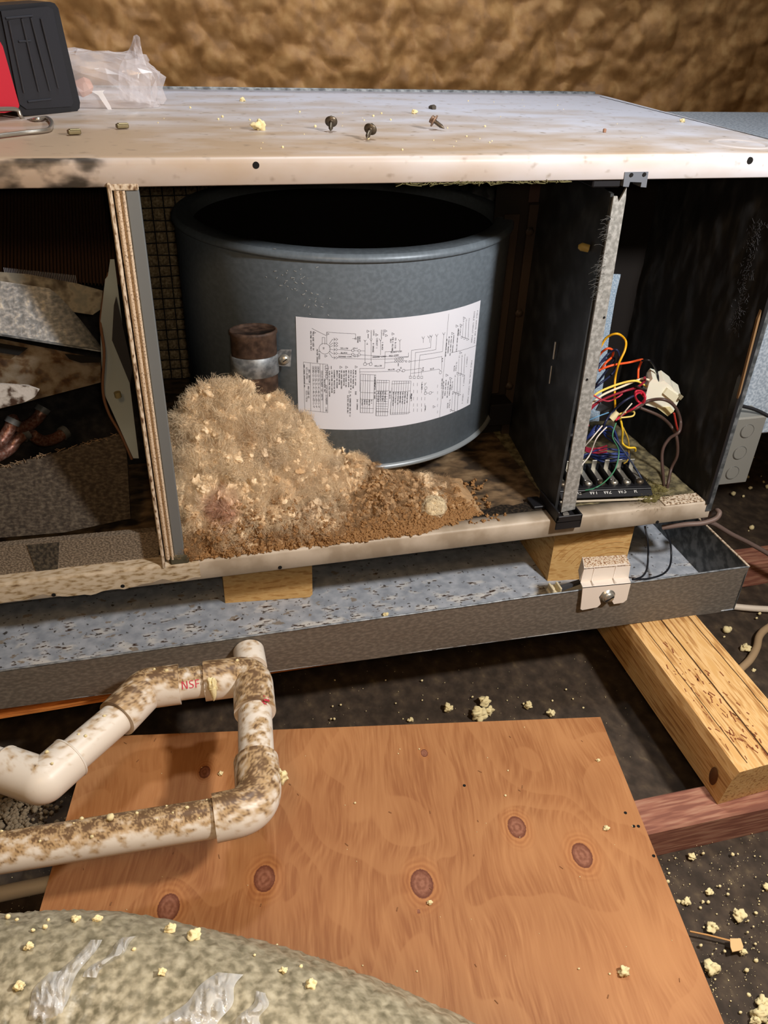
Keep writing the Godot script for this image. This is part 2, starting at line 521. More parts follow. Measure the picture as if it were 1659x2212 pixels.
	# partition behind the left post and the post itself
	part("partition", boxes([[-0.126, -0.119, -0.004, 0.497, -0.64, -0.02]]), mt.dark_in, c)
	part("post_edge", boxes([[-0.1345, -0.1300, -0.004, 0.492, -0.03, 0.003]], 0.0015), mt.rusty, c)
	var pm := S(true)
	var pr := [Vector2(-0.1285, -0.02), Vector2(-0.1285, -0.003), Vector2(-0.127, 0.0), Vector2(-0.1245, 0.001), Vector2(-0.1225, -0.002), Vector2(-0.1215, -0.002), Vector2(-0.1205, 0.001), Vector2(-0.1185, 0.0015), Vector2(-0.1172, -0.001), Vector2(-0.1172, -0.02)]
	for i in pr.size() - 1:
		for k in 30:
			for g in [[0, 0], [1, 0], [1, 1], [0, 0], [1, 1], [0, 1]]:
				var p: Vector2 = pr[i + g[0]]
				pm.add_vertex(Vector3(p.x, 0.008 + 0.476 * float(k + g[1]) / 30.0, p.y))
	var pmat := surf(["c9b69d", "bfa98f", "a88c70", "2e221c"], [0.35, 0.62, 0.72, 0.80], 0.16, Vector3(6, 4, 6), 0.6, 0.0, 1.0, 65, 5)
	tag(part("post_channel", pm, pmat, c), "beige channel with rust pitting")
	part("post_cap", boxes([[-0.1345, -0.103, 0.484, 0.4905, -0.03, 0.001]], 0.001), mt.rusty, c)
	part("post_face", boxes([[-0.1168, -0.1030, -0.002, 0.484, -0.022, -0.0015]], 0.001), M(H("75797a"), 0.45, 0.35), c)
	part("post_foot", boxes([[-0.1245, -0.097, -0.003, 0.014, -0.022, 0.0006]], 0.003), M(H("4a4636"), 0.8), c)
	# divider to the electrical bay
	var dl := S()
	plate(dl, [Vector3(0.4485, 0.0, -0.008), Vector3(0.484, -0.002, -0.295), Vector3(0.484, 0.495, -0.295), Vector3(0.4485, 0.47, -0.008)], Vector3(0.004, 0, 0.0005))
	var dm := surf(["2b2d2e", "34373a", "43474a"], [0.3, 0.55, 0.85], 0.012, Vector3.ONE * 3.0, 0.5, 0.25, 0.0, 67, 5)
	part("divider_panel", dl, dm, c)
	var df := S()
	plate(df, [onz(1212, 1107, -0.002), onz(1242, 1100, -0.002), onz(1352, 430, -0.002), onz(1354, 405, -0.002), onz(1340, 430, -0.002), onz(1336, 436, -0.002), onz(1334, 424, -0.002), onz(1326, 424, -0.002)], Vector3(0, 0, -0.003))
	part("divider_flange", df, surf(["83837f", "93938f", "a6a6a3"], [0.3, 0.5, 0.75], 0.04, Vector3.ONE * 6.0, 0.5, 0.2, 1.0, 69, 4), c)
	for p in [[1316, 473], [1305, 686], [1268, 820]]:
		screw_hole(onz(p[0], p[1], -0.0018), 0.0018, c)
	# lint caught on the flange
	var li := S(true)
	for i in 110:
		var v := rng.randf_range(470, 520) if i % 3 == 0 else rng.randfn(590, 26)
		var p := onz(1336 - (v - 430) * 0.165 - rng.randf_range(0, 16), v, -0.0035)
		var e := p + Vector3(rng.randf_range(-0.016, -0.001), rng.randf_range(-0.006, 0.006), rng.randf_range(-0.002, 0.008))
		tube(li, smooth([p, p.lerp(e, 0.5) + Vector3(0, 0.002, 0.001), e], 2), 0.00011, 3)
	tag(part("lint_strand", li, M(H("6c6c6a"), 0.9), c), "pale lint along the divider edge", "", "", "stuff")
	var yc := S(true)
	tube(yc, [onz(1249, 533, -0.05), onz(1256, 533, -0.048), onz(1272, 537, -0.044)], [0.0025, 0.0055, 0.005], 12)
	tag(part("wire_grommet", yc, M(H("8f824c"), 0.5), c), "yellowish split grommet in the divider")
	var sc := S()
	for q2 in [[1200, 738, 1195, 775, 0.0022], [1192, 790, 1187, 828, 0.0012]]:
		var p0 := onx(q2[0], q2[1], 0.4555)
		var p1 := onx(q2[2], q2[3], 0.4560)
		plate(sc, [p0, p0 + Vector3(0, 0, q2[4]), p1 + Vector3(0, 0, q2[4]), p1], Vector3(-0.0012, 0, 0))
	part("scratch", sc, M(H("a9abaa"), 0.6), c)
	# clips above and below
	var k1 := S()
	plate(k1, [onz(1350, 372, 0.001), onz(1401, 371, 0.001), onz(1396, 405, 0.001), onz(1384, 404, 0.001), onz(1386, 394, 0.001), onz(1361, 393, 0.001), onz(1358, 404, 0.001), onz(1346, 403, 0.001)], Vector3(0, 0, -0.02))
	part("top_clip", k1, M(H("6b7078"), 0.45, 0.3), c)
	screw_hole(onz(1364, 378, 0.0015), 0.0024, c)
	screw_hole(onz(1392, 377, 0.0015), 0.0024, c)
	part("clip_arm", boxes([[0.42, 0.4575, 0.478, 0.496, -0.05, -0.004]]), mt.black, c)
	var k2 := S()
	for q3 in [[0.4445, 0.4475, 0.0, 0.02, -0.055, 0.012], [0.4835, 0.4865, -0.012, 0.012, -0.02, 0.012], [0.4445, 0.4865, -0.012, 0.012, 0.009, 0.012], [0.4445, 0.4865, 0.0, 0.003, -0.05, 0.012], [0.4255, 0.4445, 0.002, 0.006, -0.06, -0.03]]:
		box(k2, Vector3(q3[0] + q3[1], q3[2] + q3[3], q3[4] + q3[5]) * 0.5, Vector3(q3[1] - q3[0], q3[3] - q3[2], q3[5] - q3[4]), 0.0008)
	part("bottom_clip", k2, mt.black, c)
	var ks := S(true)
	tube(ks, [Vector3(0.466, 0.002, -0.004), Vector3(0.466, 0.006, -0.002)], 0.005, 14)
	part("clip_screw", ks, mt.steel, c)
	# electrical bay shell
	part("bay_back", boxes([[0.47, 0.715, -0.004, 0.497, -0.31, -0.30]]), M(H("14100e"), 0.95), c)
	var lit_st := S()  # bluish light falling on the back wall, put into a pale strip
	plate(lit_st, [onz(1318, 592, -0.296), onz(1341, 593, -0.296), onz(1330, 640, -0.296), onz(1316, 725, -0.296), onz(1309, 790, -0.296), onz(1300, 850, -0.296), onz(1285, 1000, -0.296), onz(1225, 1000, -0.296), onz(1270, 800, -0.296)], Vector3(0, 0, -0.002))
	part("lit_wall_strip", lit_st, surf(["8fa6bd", "a3b8cc", "bccbd9"], [0.3, 0.5, 0.75], 0.06, Vector3.ONE * 8.0, 0.35, 0.1, 2.0, 68, 4), c)
	var bl := S(true)
	grid(bl, 60, 100, func(u, v):
		var z = -0.30 + 0.296 * u
		var y = 0.0 + 0.493 * v
		return Vector3(0.698 + 0.012 * (z + 0.3) / 0.3 + 0.004 * nz.get_noise_2d(z * 20.0, y * 8.0), y, z))
	part("bay_liner", bl, mt.black_liner, c)
	part("right_panel", boxes([[0.7125, 0.7245, -0.02, 0.50, -0.65, 0.001]]), mt.galv_dark, c)
	part("panel_lip", boxes([[0.7095, 0.7155, -0.004, 0.50, -0.012, 0.003]], 0.001), M(H("2b2b2d"), 0.4, 0.4), c)
	var tp := S()
	plate(tp, [onz(1594, 862, 0.0035), onz(1600, 850, 0.0035), onz(1642, 688, 0.0035), onz(1645, 670, 0.0035), onz(1637, 690, 0.0035)], Vector3(0, 0, -0.004))
	part("edge_tape", tp, M(H("7d6243"), 0.7), c)
	# lint streak on the black liner
	var ls := S(true)
	for i in 260:
		var t := pow(rng.randf(), 1.3)
		var p := onx(lerpf(1636, 1585, t) + rng.randfn(0, 7 + 8 * (1 - t) * float(t < 0.06)), lerpf(480, 720, t), 0.7025)
		p.x = 0.7035
		tube(ls, [p, p + Vector3(-0.001, rng.randf_range(-0.006, 0.006), rng.randf_range(-0.006, 0.006))], 0.00016, 3)
	tag(part("lint_streak", ls, M(H("55565a"), 0.9), c), "grey lint on the black liner", "", "", "stuff")

func left_bay() -> void:
	var c := thing("evaporator_coil", "dirty evaporator coil with dark fins, bent galvanised plates and copper bends in the left bay", "coil", Vector3(-0.3, 0, -0.2))
	var fin := S()
	grid(fin, 480, 4, func(u, v):
		var x = -0.52 + 0.392 * u
		return Vector3(x, 0.345 + 0.16 * v - 0.10 * (x + 0.13), -0.13 - 0.28 * v + 0.009 * (1.0 if int(u * 480.0 + 0.5) % 5 < 2 else 0.0)))
	tag(part("fin_pack", fin, M(H("35251a"), 0.6, 0.1), c), "brown packed fins", "", "", "stuff")
	var fe := S()
	for i in 42:
		var u := 10.0 + i * 3.75
		box(fe, onz(u, 586 + u * 0.105, -0.112), Vector3(0.0011, 0.010, 0.002), 0.0003)
	part("fin_edge", fe, M(H("8b8d96"), 0.4, 0.6), c)
	var z := -0.105
	var p1 := S()
	plate(p1, [onz(-160, 575, z), onz(60, 592, z), onz(165, 612, z), onz(222, 628, z), onz(218, 668, z), onz(200, 680, z), onz(120, 668, z), onz(-160, 640, z)], Vector3(0, -0.002, -0.004))
	part("upper_plate", p1, surf(["77776f", "8f8a7c", "6a6459", "4a4238"], [0.3, 0.5, 0.65, 0.85], 0.01, Vector3.ONE * 5.0, 0.45, 0.3, 0.0, 93, 4), c)
	screw_hole(onz(86, 644, z + 0.001), 0.0078, c)
	var rh := S(true)
	tube(rh, [onz(86, 644, z), onz(86, 644, z + 0.002)], 0.0068, 16)
	tag(part("rusty_plug", rh, M(H("6a3a1e"), 0.8), c), "round rust-brown plug")
	var z2 := -0.075
	var p2 := S(true)
	grid(p2, 40, 8, func(u, v):
		var t0 := Vector2(-160, 580).lerp(Vector2(221, 752), pow(u, 1.6))
		t0.y = lerpf(583, 640, u) if u < 0.7 else lerpf(622.9, 752, pow((u - 0.7) / 0.3, 1.2))
		t0.x = -160 + 381 * u
		var t1 := Vector2(-160 + 383 * u, 697 + 62 * u)
		var q := t0.lerp(t1, v)
		return onz(q.x, q.y, z2 - 0.03 * (1.0 - v)))
	part("lower_plate", p2, mt.corroded, c)
	var e2 := S()
	plate(e2, [onz(-160, 694, z2), onz(0, 720, z2), onz(223, 757, z2), onz(224, 760, z2), onz(0, 724, z2), onz(-160, 698, z2)], Vector3(0, 0, 0.002))
	part("plate_edge", e2, mt.galv, c)
	var z3 := -0.10
	var p3 := S(true)
	grid(p3, 40, 12, func(u, v):
		var q := Vector2(-160 + 378 * u, lerpf(lerpf(700, 775, u), lerpf(925, 826, u), v))
		return onz(q.x, q.y, z3 - 0.03 * v))
	part("rusted_casing", p3, mt.rust_panel, c)
	for q in [[[-40, 735], [60, 752], [40, 768], [0, 762]], [[140, 765], [218, 772], [216, 783], [175, 784], [150, 776]]]:
		var sst := S()
		var pp := []
		for e in q: pp.append(onz(e[0], e[1], z3 + 0.002))
		plate(sst, pp, Vector3(0, 0, -0.001))
		part("slot", sst, mt.hole, c)
	var w := S()
	plate(w, [onz(-160, 815, -0.09), onz(-20, 828, -0.09), onz(60, 833, -0.09), onz(85, 842, -0.09), onz(75, 858, -0.09), onz(55, 868, -0.09), onz(0, 882, -0.09), onz(-160, 915, -0.09)], Vector3(0, 0, -0.003))
	tag(part("flaking_patch", w, surf(["b9b7b4", "a3a09b", "6d6661", "3b2a20"], [0.4, 0.56, 0.66, 0.8], 0.015, Vector3.ONE * 6.0, 0.7, 0.0, 2.0, 95, 5), c), "pale flaking paint patch")
	# copper return bends
	for q in [[[-60, 1010], [-5, 985], [22, 968], [34, 952], [52, 938]], [[25, 905], [40, 921], [62, 918], [82, 902], [92, 885]], [[70, 940], [92, 952], [118, 948], [138, 935]], [[-60, 950], [-10, 960], [15, 935], [28, 910]]]:
		var pts := []
		for e in q: pts.append(onz(e[0], e[1], -0.11 - 0.0006 * (e[0] + 60)))
		var cb := S(true)
		tube(cb, smooth(pts, 6), 0.0085, 12)
		var o := part("copper_bend", cb, mt.copper, c)
		var cl := S(true)
		var dd: Vector3 = (pts[-1] - pts[-2]).normalized()
		tube(cl, [pts[-1] - dd * 0.004, pts[-1] + dd * 0.004], 0.0105, 12)
		part("collar", cl, mt.galv_dark, o)
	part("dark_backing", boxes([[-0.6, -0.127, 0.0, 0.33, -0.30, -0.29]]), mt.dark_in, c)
	# bent grey plate beside the post
	var d := thing("bent_plate", "bent grey metal plate with a black corner, leaning behind the rusty post", "metal plate", Vector3(-0.14, 0.16, -0.04))
	var dp := S(true)
	grid(dp, 12, 60, func(u, v):
		var y := lerpf(560, 990, v)
		var l := lerpf(232, 216, v * 3.0) if v < 0.33 else (lerpf(216, 222, (v - 0.33) * 3.0) if v < 0.66 else lerpf(222, 288, (v - 0.66) / 0.34))
		if v < 0.1: l = lerpf(238, 232, v * 10.0)
		var r := lerpf(247, 300, v)
		return onz(lerpf(l, r, u), y, -0.035 - 0.02 * (1.0 - u) * sin(v * 3.0) + 0.008 * sin(v * 9.0) * (1 - u)))
	part("sheet", dp, M(H("98a4a8"), 0.3, 0.25), d)
	var de := S(true)
	tube(de, smooth([onz(234, 590, -0.045), onz(218, 690, -0.05), onz(225, 760, -0.05), onz(222, 840, -0.05), onz(234, 890, -0.045), onz(262, 940, -0.04), onz(285, 992, -0.035)], 8), 0.0018, 6)
	tag(part("hemmed_edge", de, M(H("5f4330"), 0.8), d), "rusty hemmed edge")
	var dt := S()
	plate(dt, [onz(251, 640, -0.031), onz(246, 660, -0.031), onz(242, 735, -0.031), onz(281, 830, -0.029), onz(286, 800, -0.029)], Vector3(0, 0, -0.001))
	tag(part("black_patch", dt, M(H("1c1c20"), 0.6), d), "scuffed black triangle")
	var dc := S(true)
	tube(dc, [onz(253, 847, -0.028), onz(256, 858, -0.028)], 0.004, 8)
	part("foam_speck", dc, M(H("6d6647"), 0.8), d)
	# loose liner boards
	var b1 := thing("liner_board", "grey fibrous liner board leaning at the back of the left bay floor", "insulation board", Vector3(-0.25, 0, -0.1))
	var s1 := S()
	plate(s1, [onz(-160, 1060, -0.15), onz(0, 1008, -0.12), onz(120, 978, -0.12), onz(256, 937, -0.12), onz(272, 960, -0.115), onz(276, 1000, -0.10), onz(282, 1120, -0.07), onz(140, 1150, -0.07), onz(-160, 1175, -0.08)], Vector3(0, -0.004, -0.010))
	part("fibre_face", s1, mt.board, b1)
	var s1b := S(true)
	for i in 90:
		var t := rng.randf()
		var p := onz(lerpf(-40, 255, t), lerpf(1020, 938, t), -0.119)
		tube(s1b, [p, p + Vector3(rng.randf_range(-0.008, 0.008), rng.randf_range(-0.003, 0.005), 0.003)], 0.0005, 4)
	part("frayed_edge", s1b, M(H("87725a"), 0.9), b1)
	var b2 := thing("liner_board", "speckled grey liner strip standing along the rail at the left", "insulation board", Vector3(-0.3, 0, -0.02))
	var s2 := S()
	plate(s2, [onz(-170, 1200, -0.02), onz(0, 1180, -0.02), onz(120, 1168, -0.02), onz(335, 1148, -0.02), onz(343, 1160, -0.02), onz(343, 1225, -0.02), onz(338, 1229, -0.02), onz(0, 1262, -0.02), onz(-170, 1280, -0.02)], Vector3(0, -0.001, -0.012))
	part("fibre_face", s2, surf(["534a3f", "685d50", "786c5d", "897c6b"], [0.22, 0.42, 0.6, 0.8], 0.09, Vector3(5, 8, 5), 0.95, 0.0, 2.0, 97, 5), b2)
	var s2w := S()
	plate(s2w, [onz(58, 1178, -0.0188), onz(128, 1172, -0.0188), onz(124, 1240, -0.0188), onz(98, 1262, -0.0188), onz(80, 1240, -0.0188)], Vector3(0, 0, -0.001))
	tag(part("damp_stain", s2w, surf(["2a2620", "3d372e", "524a3d"], [0.3, 0.5, 0.8], 0.05, Vector3.ONE * 6.0, 0.9, 0.0, 2.0, 98, 4), b2), "dark damp stain")

# ---------------------------------------------------------------- blower
const DC := Vector3(0.196, 0.0, -0.378)
const DR := 0.2635
func onlabel(px: float, py: float) -> Vector2:        # where a ray meets the drum: angle, height
	var d := ray(px, py)
	var o := CAM - DC
	var a := d.x * d.x + d.z * d.z
	var b := o.x * d.x + o.z * d.z
	var cc := o.x * o.x + o.z * o.z - DR * DR
	var t := (-b - sqrt(maxf(b * b - a * cc, 0.0))) / a
	var q := CAM + d * t - DC
	return Vector2(atan2(q.x, q.z), q.y)

func blower() -> void:
	var c := thing("blower_housing", "big round grey metal blower drum open at the top with a wiring label", "blower", DC + Vector3(0, 0.0, 0))
	var dm := surf(["616c75", "67727c", "6e7a84"], [0.3, 0.5, 0.75], 0.05, Vector3.ONE * 4.0, 0.42, 0.15, 0.0, 101, 5)
	var st := S(true)
	lathe(st, DC, [[DR - 0.004, 0.056], [DR, 0.058], [DR, 0.37]], 128)
	part("shell", st, dm, c)
	var inn := S(true)
	lathe(inn, DC, [[DR - 0.004, 0.372], [DR - 0.004, 0.07], [0.0, 0.07]], 96)
	part("dark_interior", inn, M(H("0f0f10"), 0.9), c)
	var rim := S(true)
	lathe(rim, DC, [[DR, 0.366], [DR + 0.003, 0.3665], [DR + 0.0045, 0.369], [DR + 0.004, 0.3725], [DR + 0.001, 0.376], [DR - 0.001, 0.377]], 128)
	part("top_rim", rim, dm, c)
	var fl := S(true)
	lathe(fl, DC, [[DR - 0.001, 0.3768], [DR - 0.024, 0.3785], [DR - 0.026, 0.3765], [DR - 0.026, 0.36]], 128)
	part("top_flange", fl, dm, c)
	var br := S(true)
	lathe(br, DC, [[DR - 0.006, 0.050], [DR + 0.003, 0.0505], [DR + 0.0055, 0.054], [DR + 0.003, 0.0575], [DR, 0.059]], 128)
	part("bottom_rim", br, M(H("8a9297"), 0.4, 0.3), c)
	var sp := S(true)
	lathe(sp, DC, [[0.0, 0.051], [DR - 0.004, 0.051]], 64)
	part("bottom_plate", sp, mt.galv_dark, c)
	for a in [40.0, 75.0, 150.0]:
		var ft := S()
		var q := DC + Vector3(cos(deg_to_rad(a)) * 0.2, 0.026, sin(deg_to_rad(a)) * 0.2)
		box(ft, q, Vector3(0.05, 0.053, 0.03))
		part("support_foot", ft, mt.brown, c)
	# white scuffs on the shell
	var sc := S()
	for i in 46:
		var g := onlabel(rng.randfn(635 if i < 30 else 690, 22), rng.randfn(605 if i < 30 else 650, 20))
		var r := Basis(Vector3.UP, g.x)
		var p := DC + r * Vector3(0, g.y, DR + 0.0002)
		box(sc, p, Vector3(rng.randf_range(0.001, 0.004), rng.randf_range(0.0006, 0.0014), 0.0004), 0.0001, r * Basis(Vector3.BACK, rng.randf_range(-0.6, 1.2)))
	part("scuff", sc, M(H("8f9496"), 0.7), c)
	# label
	var lab := S(true)
	var a0 := deg_to_rad(-26.3)
	var a1 := deg_to_rad(37.9)
	grid(lab, 64, 10, func(u, v):
		var t := lerpf(a0, a1, u)
		var y := lerpf(0.2895, 0.121, v)
		return DC + Vector3(sin(t) * (DR + 0.0006), y, cos(t) * (DR + 0.0006)))
	var lm := M(Color.WHITE, 0.5)
	lm.albedo_texture = label_texture(a0, a1, 0.2895, 0.121)
	tag(part("wiring_label", lab, lm, c), "white wiring diagram label")
	var bk := S(true)
	tube(bk, [DC + Vector3(sin(-0.42) * DR, 0.122, cos(-0.42) * DR), DC + Vector3(sin(-0.42) * (DR + 0.004), 0.122, cos(-0.42) * (DR + 0.004))], 0.0175, 24)
	part("grommet", bk, mt.black, c)
	# mounting plates to the divider
	var mp := thing("blower_bracket", "brown metal mounting plate with bolts between drum and divider", "bracket", Vector3(0.455, 0, -0.285))
	part("plate", boxes([[0.428, 0.454, 0.082, 0.385, -0.284, -0.280]]), mt.brown, mp)
	part("back_plate", boxes([[0.415, 0.49, 0.0, 0.49, -0.294, -0.290]]), M(H("211d1a"), 0.7), mp)
	part("flange", boxes([[0.468, 0.489, -0.002, 0.40, -0.286, -0.278]], 0.002), mt.brown, mp)
	part("upper_flange", boxes([[0.466, 0.489, 0.40, 0.495, -0.288, -0.282]], 0.002), M(H("453733"), 0.6, 0.2), mp)
	for p in [[1144, 500], [1121, 676], [1100, 833]]:
		var bt := S(true)
		var q := onz(p[0], p[1], -0.278)
		lathe(bt, q, [[0.0075, 0.0], [0.0075, 0.002], [0.0055, 0.002], [0.005, 0.006], [0.0, 0.006]], 6, Basis(Vector3.RIGHT, PI / 2))
		part("bolt", bt, mt.brown, mp)
	part("lower_bracket", boxes([[0.425, 0.466, 0.04, 0.08, -0.28, -0.24]]), mt.black, mp)
	# capacitor
	var k := thing("motor_capacitor", "rusty brown oval capacitor can strapped to the front left of the blower drum", "capacitor", Vector3(0.021, 0.19, -0.165))
	var cm := surf(["2c201a", "41322a", "5b483b"], [0.3, 0.5, 0.8], 0.02, Vector3.ONE * 6.0, 0.6, 0.1, 1.0, 103, 5)
	var cc := Vector3(0.020, 0.0065, -0.142)
	var can := S(true)
	var ov := Basis.from_scale(Vector3(1.0, 1.0, 0.72))
	lathe(can, cc + Vector3(0, 0.18, 0), [[0.0, 0.0], [0.030, 0.0], [0.0315, 0.003], [0.0315, 0.081], [0.0330, 0.083], [0.0330, 0.087], [0.0310, 0.0885], [0.0300, 0.0865], [0.0, 0.0865]], 48, ov)
	part("can", can, cm, k)
	var sb := S(true)
	lathe(sb, cc + Vector3(0, 0.204, 0), [[0.0318, 0.0], [0.0334, 0.001], [0.0334, 0.028], [0.0318, 0.029]], 48, ov)
	part("strap", sb, mt.galv, k)
	var ear := S()
	plate(ear, [onz(594, 764, -0.136), onz(606, 755, -0.136), onz(630, 755, -0.136), onz(628, 792, -0.136), onz(596, 790, -0.136)], Vector3(0, 0, -0.002))
	part("strap_ear", ear, mt.galv, k)
	var es := S(true)
	var ep := onz(614, 776, -0.1355)
	lathe(es, ep, [[0.0075, 0.0], [0.0075, 0.002], [0.0045, 0.005], [0.0, 0.0055]], 20, Basis(Vector3.RIGHT, PI / 2))
	var so := part("screw", es, mt.zinc, k)
	var sl := S()
	box(sl, ep + Vector3(0, 0, 0.0052), Vector3(0.0075, 0.0014, 0.0008), 0.0002, Basis(Vector3.BACK, 0.6))
	part("slot", sl, mt.hole, so)

const GL := {"A": "7E1111117E", "B": "7F49494936", "C": "3E41414122", "D": "7F4141221C", "E": "7F49494941", "F": "7F09090901", "G": "3E4149497A", "H": "7F0808087F", "I": "00417F4100", "J": "2040413F01", "K": "7F08142241", "L": "7F40404040", "M": "7F020C027F", "N": "7F0408107F", "O": "3E4141413E", "P": "7F09090906", "Q": "3E4151215E", "R": "7F09192946", "S": "4649494931", "T": "01017F0101", "U": "3F4040403F", "V": "1F2040201F", "W": "3F4038403F", "X": "6314081463", "Y": "0708700807", "Z": "6151494543", "0": "3E5149453E", "1": "00427F4000", "2": "4261514946", "3": "2141454B31", "4": "1814127F10", "5": "2745454539", "6": "3C4A494930", "7": "0171090503", "8": "3649494936", "9": "064949291E", "-": "0808080808", "/": "2010080402", ".": "0060600000", ",": "0050300000", "(": "001C224100", ")": "0041221C00", "*": "14083E0814", ":": "0036360000"}

func label_texture(a0: float, a1: float, y0: float, y1: float) -> ImageTexture:
	var W := 1440
	var Hh := 824
	var im := Image.create_empty(W, Hh, false, Image.FORMAT_RGB8)
	im.fill(Color(0.83, 0.845, 0.89))
	var ink := Color(0.13, 0.13, 0.15)
	var T := func(x: float, y: float) -> Vector2:      # reading of the label in a 1659 wide close-up
		var g := onlabel(620.0 + x * 460.0 / 1659.0, 640.0 + y * 320.0 / 1154.0)
		return Vector2((g.x - a0) / (a1 - a0) * W, (g.y - y0) / (y1 - y0) * Hh)
	var seg := func(p: Vector2, q: Vector2, w: int):
		var n := int(maxf(absf(q.x - p.x), absf(q.y - p.y))) + 1
		for i in n + 1:
			var r := p.lerp(q, float(i) / n)
			im.fill_rect(Rect2i(int(r.x) - w / 2, int(r.y) - w / 2, w, w), ink)
	var L := func(pts: Array, w := 2):
		for i in range(0, pts.size() - 2, 2): seg.call(T.call(pts[i], pts[i + 1]), T.call(pts[i + 2], pts[i + 3]), w)
	var O := func(x: float, y: float, r: float):
		var c: Vector2 = T.call(x, y)
		for i in 24: seg.call(c + Vector2.from_angle(TAU * i / 24) * r, c + Vector2.from_angle(TAU * (i + 1) / 24) * r, 2)
	# turned: reading downwards, flat: reading left to right
	var W_ := func(s: String, x: float, y: float, k := 1.4, turned := true):
		var p: Vector2 = T.call(x, y)
		for i in s.length():
			if not GL.has(s[i]): continue
			var h: String = GL[s[i]]
			for cx in 5:
				var bits := h.substr(cx * 2, 2).hex_to_int()
				for cy in 7:
					if bits >> cy & 1:
						var g := Vector2(i * 6 + cx, cy) * k
						var q := p + (Vector2(-g.y, g.x) if turned else g)
						im.fill_rect(Rect2i(int(q.x), int(q.y), ceili(k), ceili(k)), ink)
	var V := func(x: float, y: float):                 # warning triangle
		L.call([x - 9, y - 9, x + 9, y, x - 9, y + 9, x - 9, y - 9])
	# motor and plug
	O.call(294, 408, 38)
	W_.call("B1", 290, 398, 1.4)
	for y in [335, 365, 385, 415, 445, 478]:
		L.call([330, 408 + (y - 408) * 0.5, 355, y, 380, y])
		L.call([365, y - 10, 378, y, 365, y + 10]); L.call([382, y - 10, 396, y, 382, y + 10])
	L.call([310, 372, 310, 278, 535, 292, 535, 330]); O.call(535, 330, 6); L.call([510, 330, 535, 330])
	L.call([275, 372, 275, 320, 295, 320, 295, 375]); L.call([195, 250, 305, 305])
	W_.call("EQUIP", 570, 312, 1.3); W_.call("GROUND", 556, 312, 1.3)
	W_.call("3 SPEED", 256, 425, 1.5); W_.call("MOTOR SHOWN", 240, 412, 1.5)
	W_.call("THIS WIRE USED ON", 208, 275, 1.3); W_.call("VOLTAGE UNITS ONLY", 190, 270, 1.3)
	L.call([400, 415, 505, 421]); O.call(513, 422, 9); L.call([522, 422, 553, 425]); O.call(562, 425, 9); L.call([572, 425, 607, 425])
	L.call([400, 447, 505, 452]); O.call(513, 453, 9); L.call([522, 453, 553, 455]); O.call(562, 455, 9); L.call([572, 455, 945, 470])
	L.call([395, 478, 835, 487])
	W_.call("YELLOW", 415, 398, 1.5, false); W_.call("BLACK", 420, 434, 1.5, false); W_.call("ORANGE-COM.", 400, 463, 1.5, false)
	W_.call("K3-1", 515, 400, 1.3, false); W_.call("K3-2", 520, 462, 1.3, false)
	# vertical feeds
	for x in [608, 655, 728]:
		L.call([x, 345, x, 440 if x == 608 else 520 if x == 655 else 455])
		L.call([x - 9, 330 if x > 610 else 340, x, 350, x + 9, 330 if x > 610 else 340])
	L.call([608, 440, 608, 520]); O.call(608, 528, 11); O.call(652, 528, 11); L.call([622, 528, 640, 522]); L.call([655, 265, 655, 330], 3); L.call([735, 262, 735, 330], 3)
	L.call([632, 295, 632, 325], 4)
	W_.call("L2(N)", 680, 262, 1.4); W_.call("CIRCUIT 1", 705, 325, 1.4); W_.call("L1(R)", 756, 262, 1.4)
	W_.call("8 ORANGE", 676, 365, 1.4); W_.call("1 BLACK", 748, 355, 1.4); W_.call("-9", 628, 360, 1.3)
	W_.call("(R) 0,1(W)", 850, 320, 1.4); W_.call("FOR E VOLTAGE", 828, 318, 1.3); W_.call("ONLY", 812, 330, 1.3)
	L.call([878, 350, 878, 425, 765, 432, 760, 560, 567, 562, 567, 740]); L.call([868, 335, 878, 350, 888, 335])
	W_.call("BLACK-COM", 808, 430, 1.5, false); W_.call("RED-230V", 795, 458, 1.5, false); W_.call("ORANGE-230V", 665, 468, 1.5, false); W_.call("YELLOW", 680, 537, 1.5, false); W_.call("YELLOW", 785, 567, 1.4, false)
	L.call([945, 440, 945, 472, 870, 478]); L.call([760, 518, 835, 512])
	for k in 4:
		O.call(845 + k * 18, 487, 7); O.call(845 + k * 18, 507, 7)
	W_.call("24V", 870, 520, 1.3); L.call([910, 500, 925, 505]); O.call(928, 507, 6); O.call(952, 507, 6); L.call([958, 507, 1205, 468, 1205, 572])
	L.call([567, 588, 855, 580]); O.call(865, 579, 10); O.call(908, 578, 10); L.call([875, 570, 898, 588]); L.call([918, 577, 1045, 560, 1045, 610])
	W_.call("K3", 890, 550, 1.3)
	# right-hand leads
	L.call([1060, 330, 1060, 362]); L.call([1110, 330, 1110, 360]); L.call([1122, 312, 1118, 400, 970, 420, 960, 620]); L.call([1165, 310, 1158, 415, 1000, 438, 990, 620]); L.call([1220, 295, 1210, 430, 1035, 457, 1022, 620])
	for p in [[1060, 325], [1104, 318], [1122, 312], [1165, 305], [1220, 293]]: L.call([p[0] - 10, p[1] - 10, p[0], p[1] + 8, p[0] + 10, p[1] - 12])
	L.call([967, 600, 1180, 566, 1195, 580]); O.call(1195, 592, 12); W_.call("BLUE", 1115, 562, 1.4, false); W_.call("BLUE", 1062, 552, 1.3); W_.call("BLUE", 1212, 480, 1.3)
	for x in [960, 990, 1022, 1048]:
		L.call([x - 8, 622, x + 8, 622, x + 8, 640, x - 8, 640, x - 8, 622])
		for y in [680, 735, 790, 840, 880]: L.call([x + 25, y - 5, x + 24, y + 18], 2)
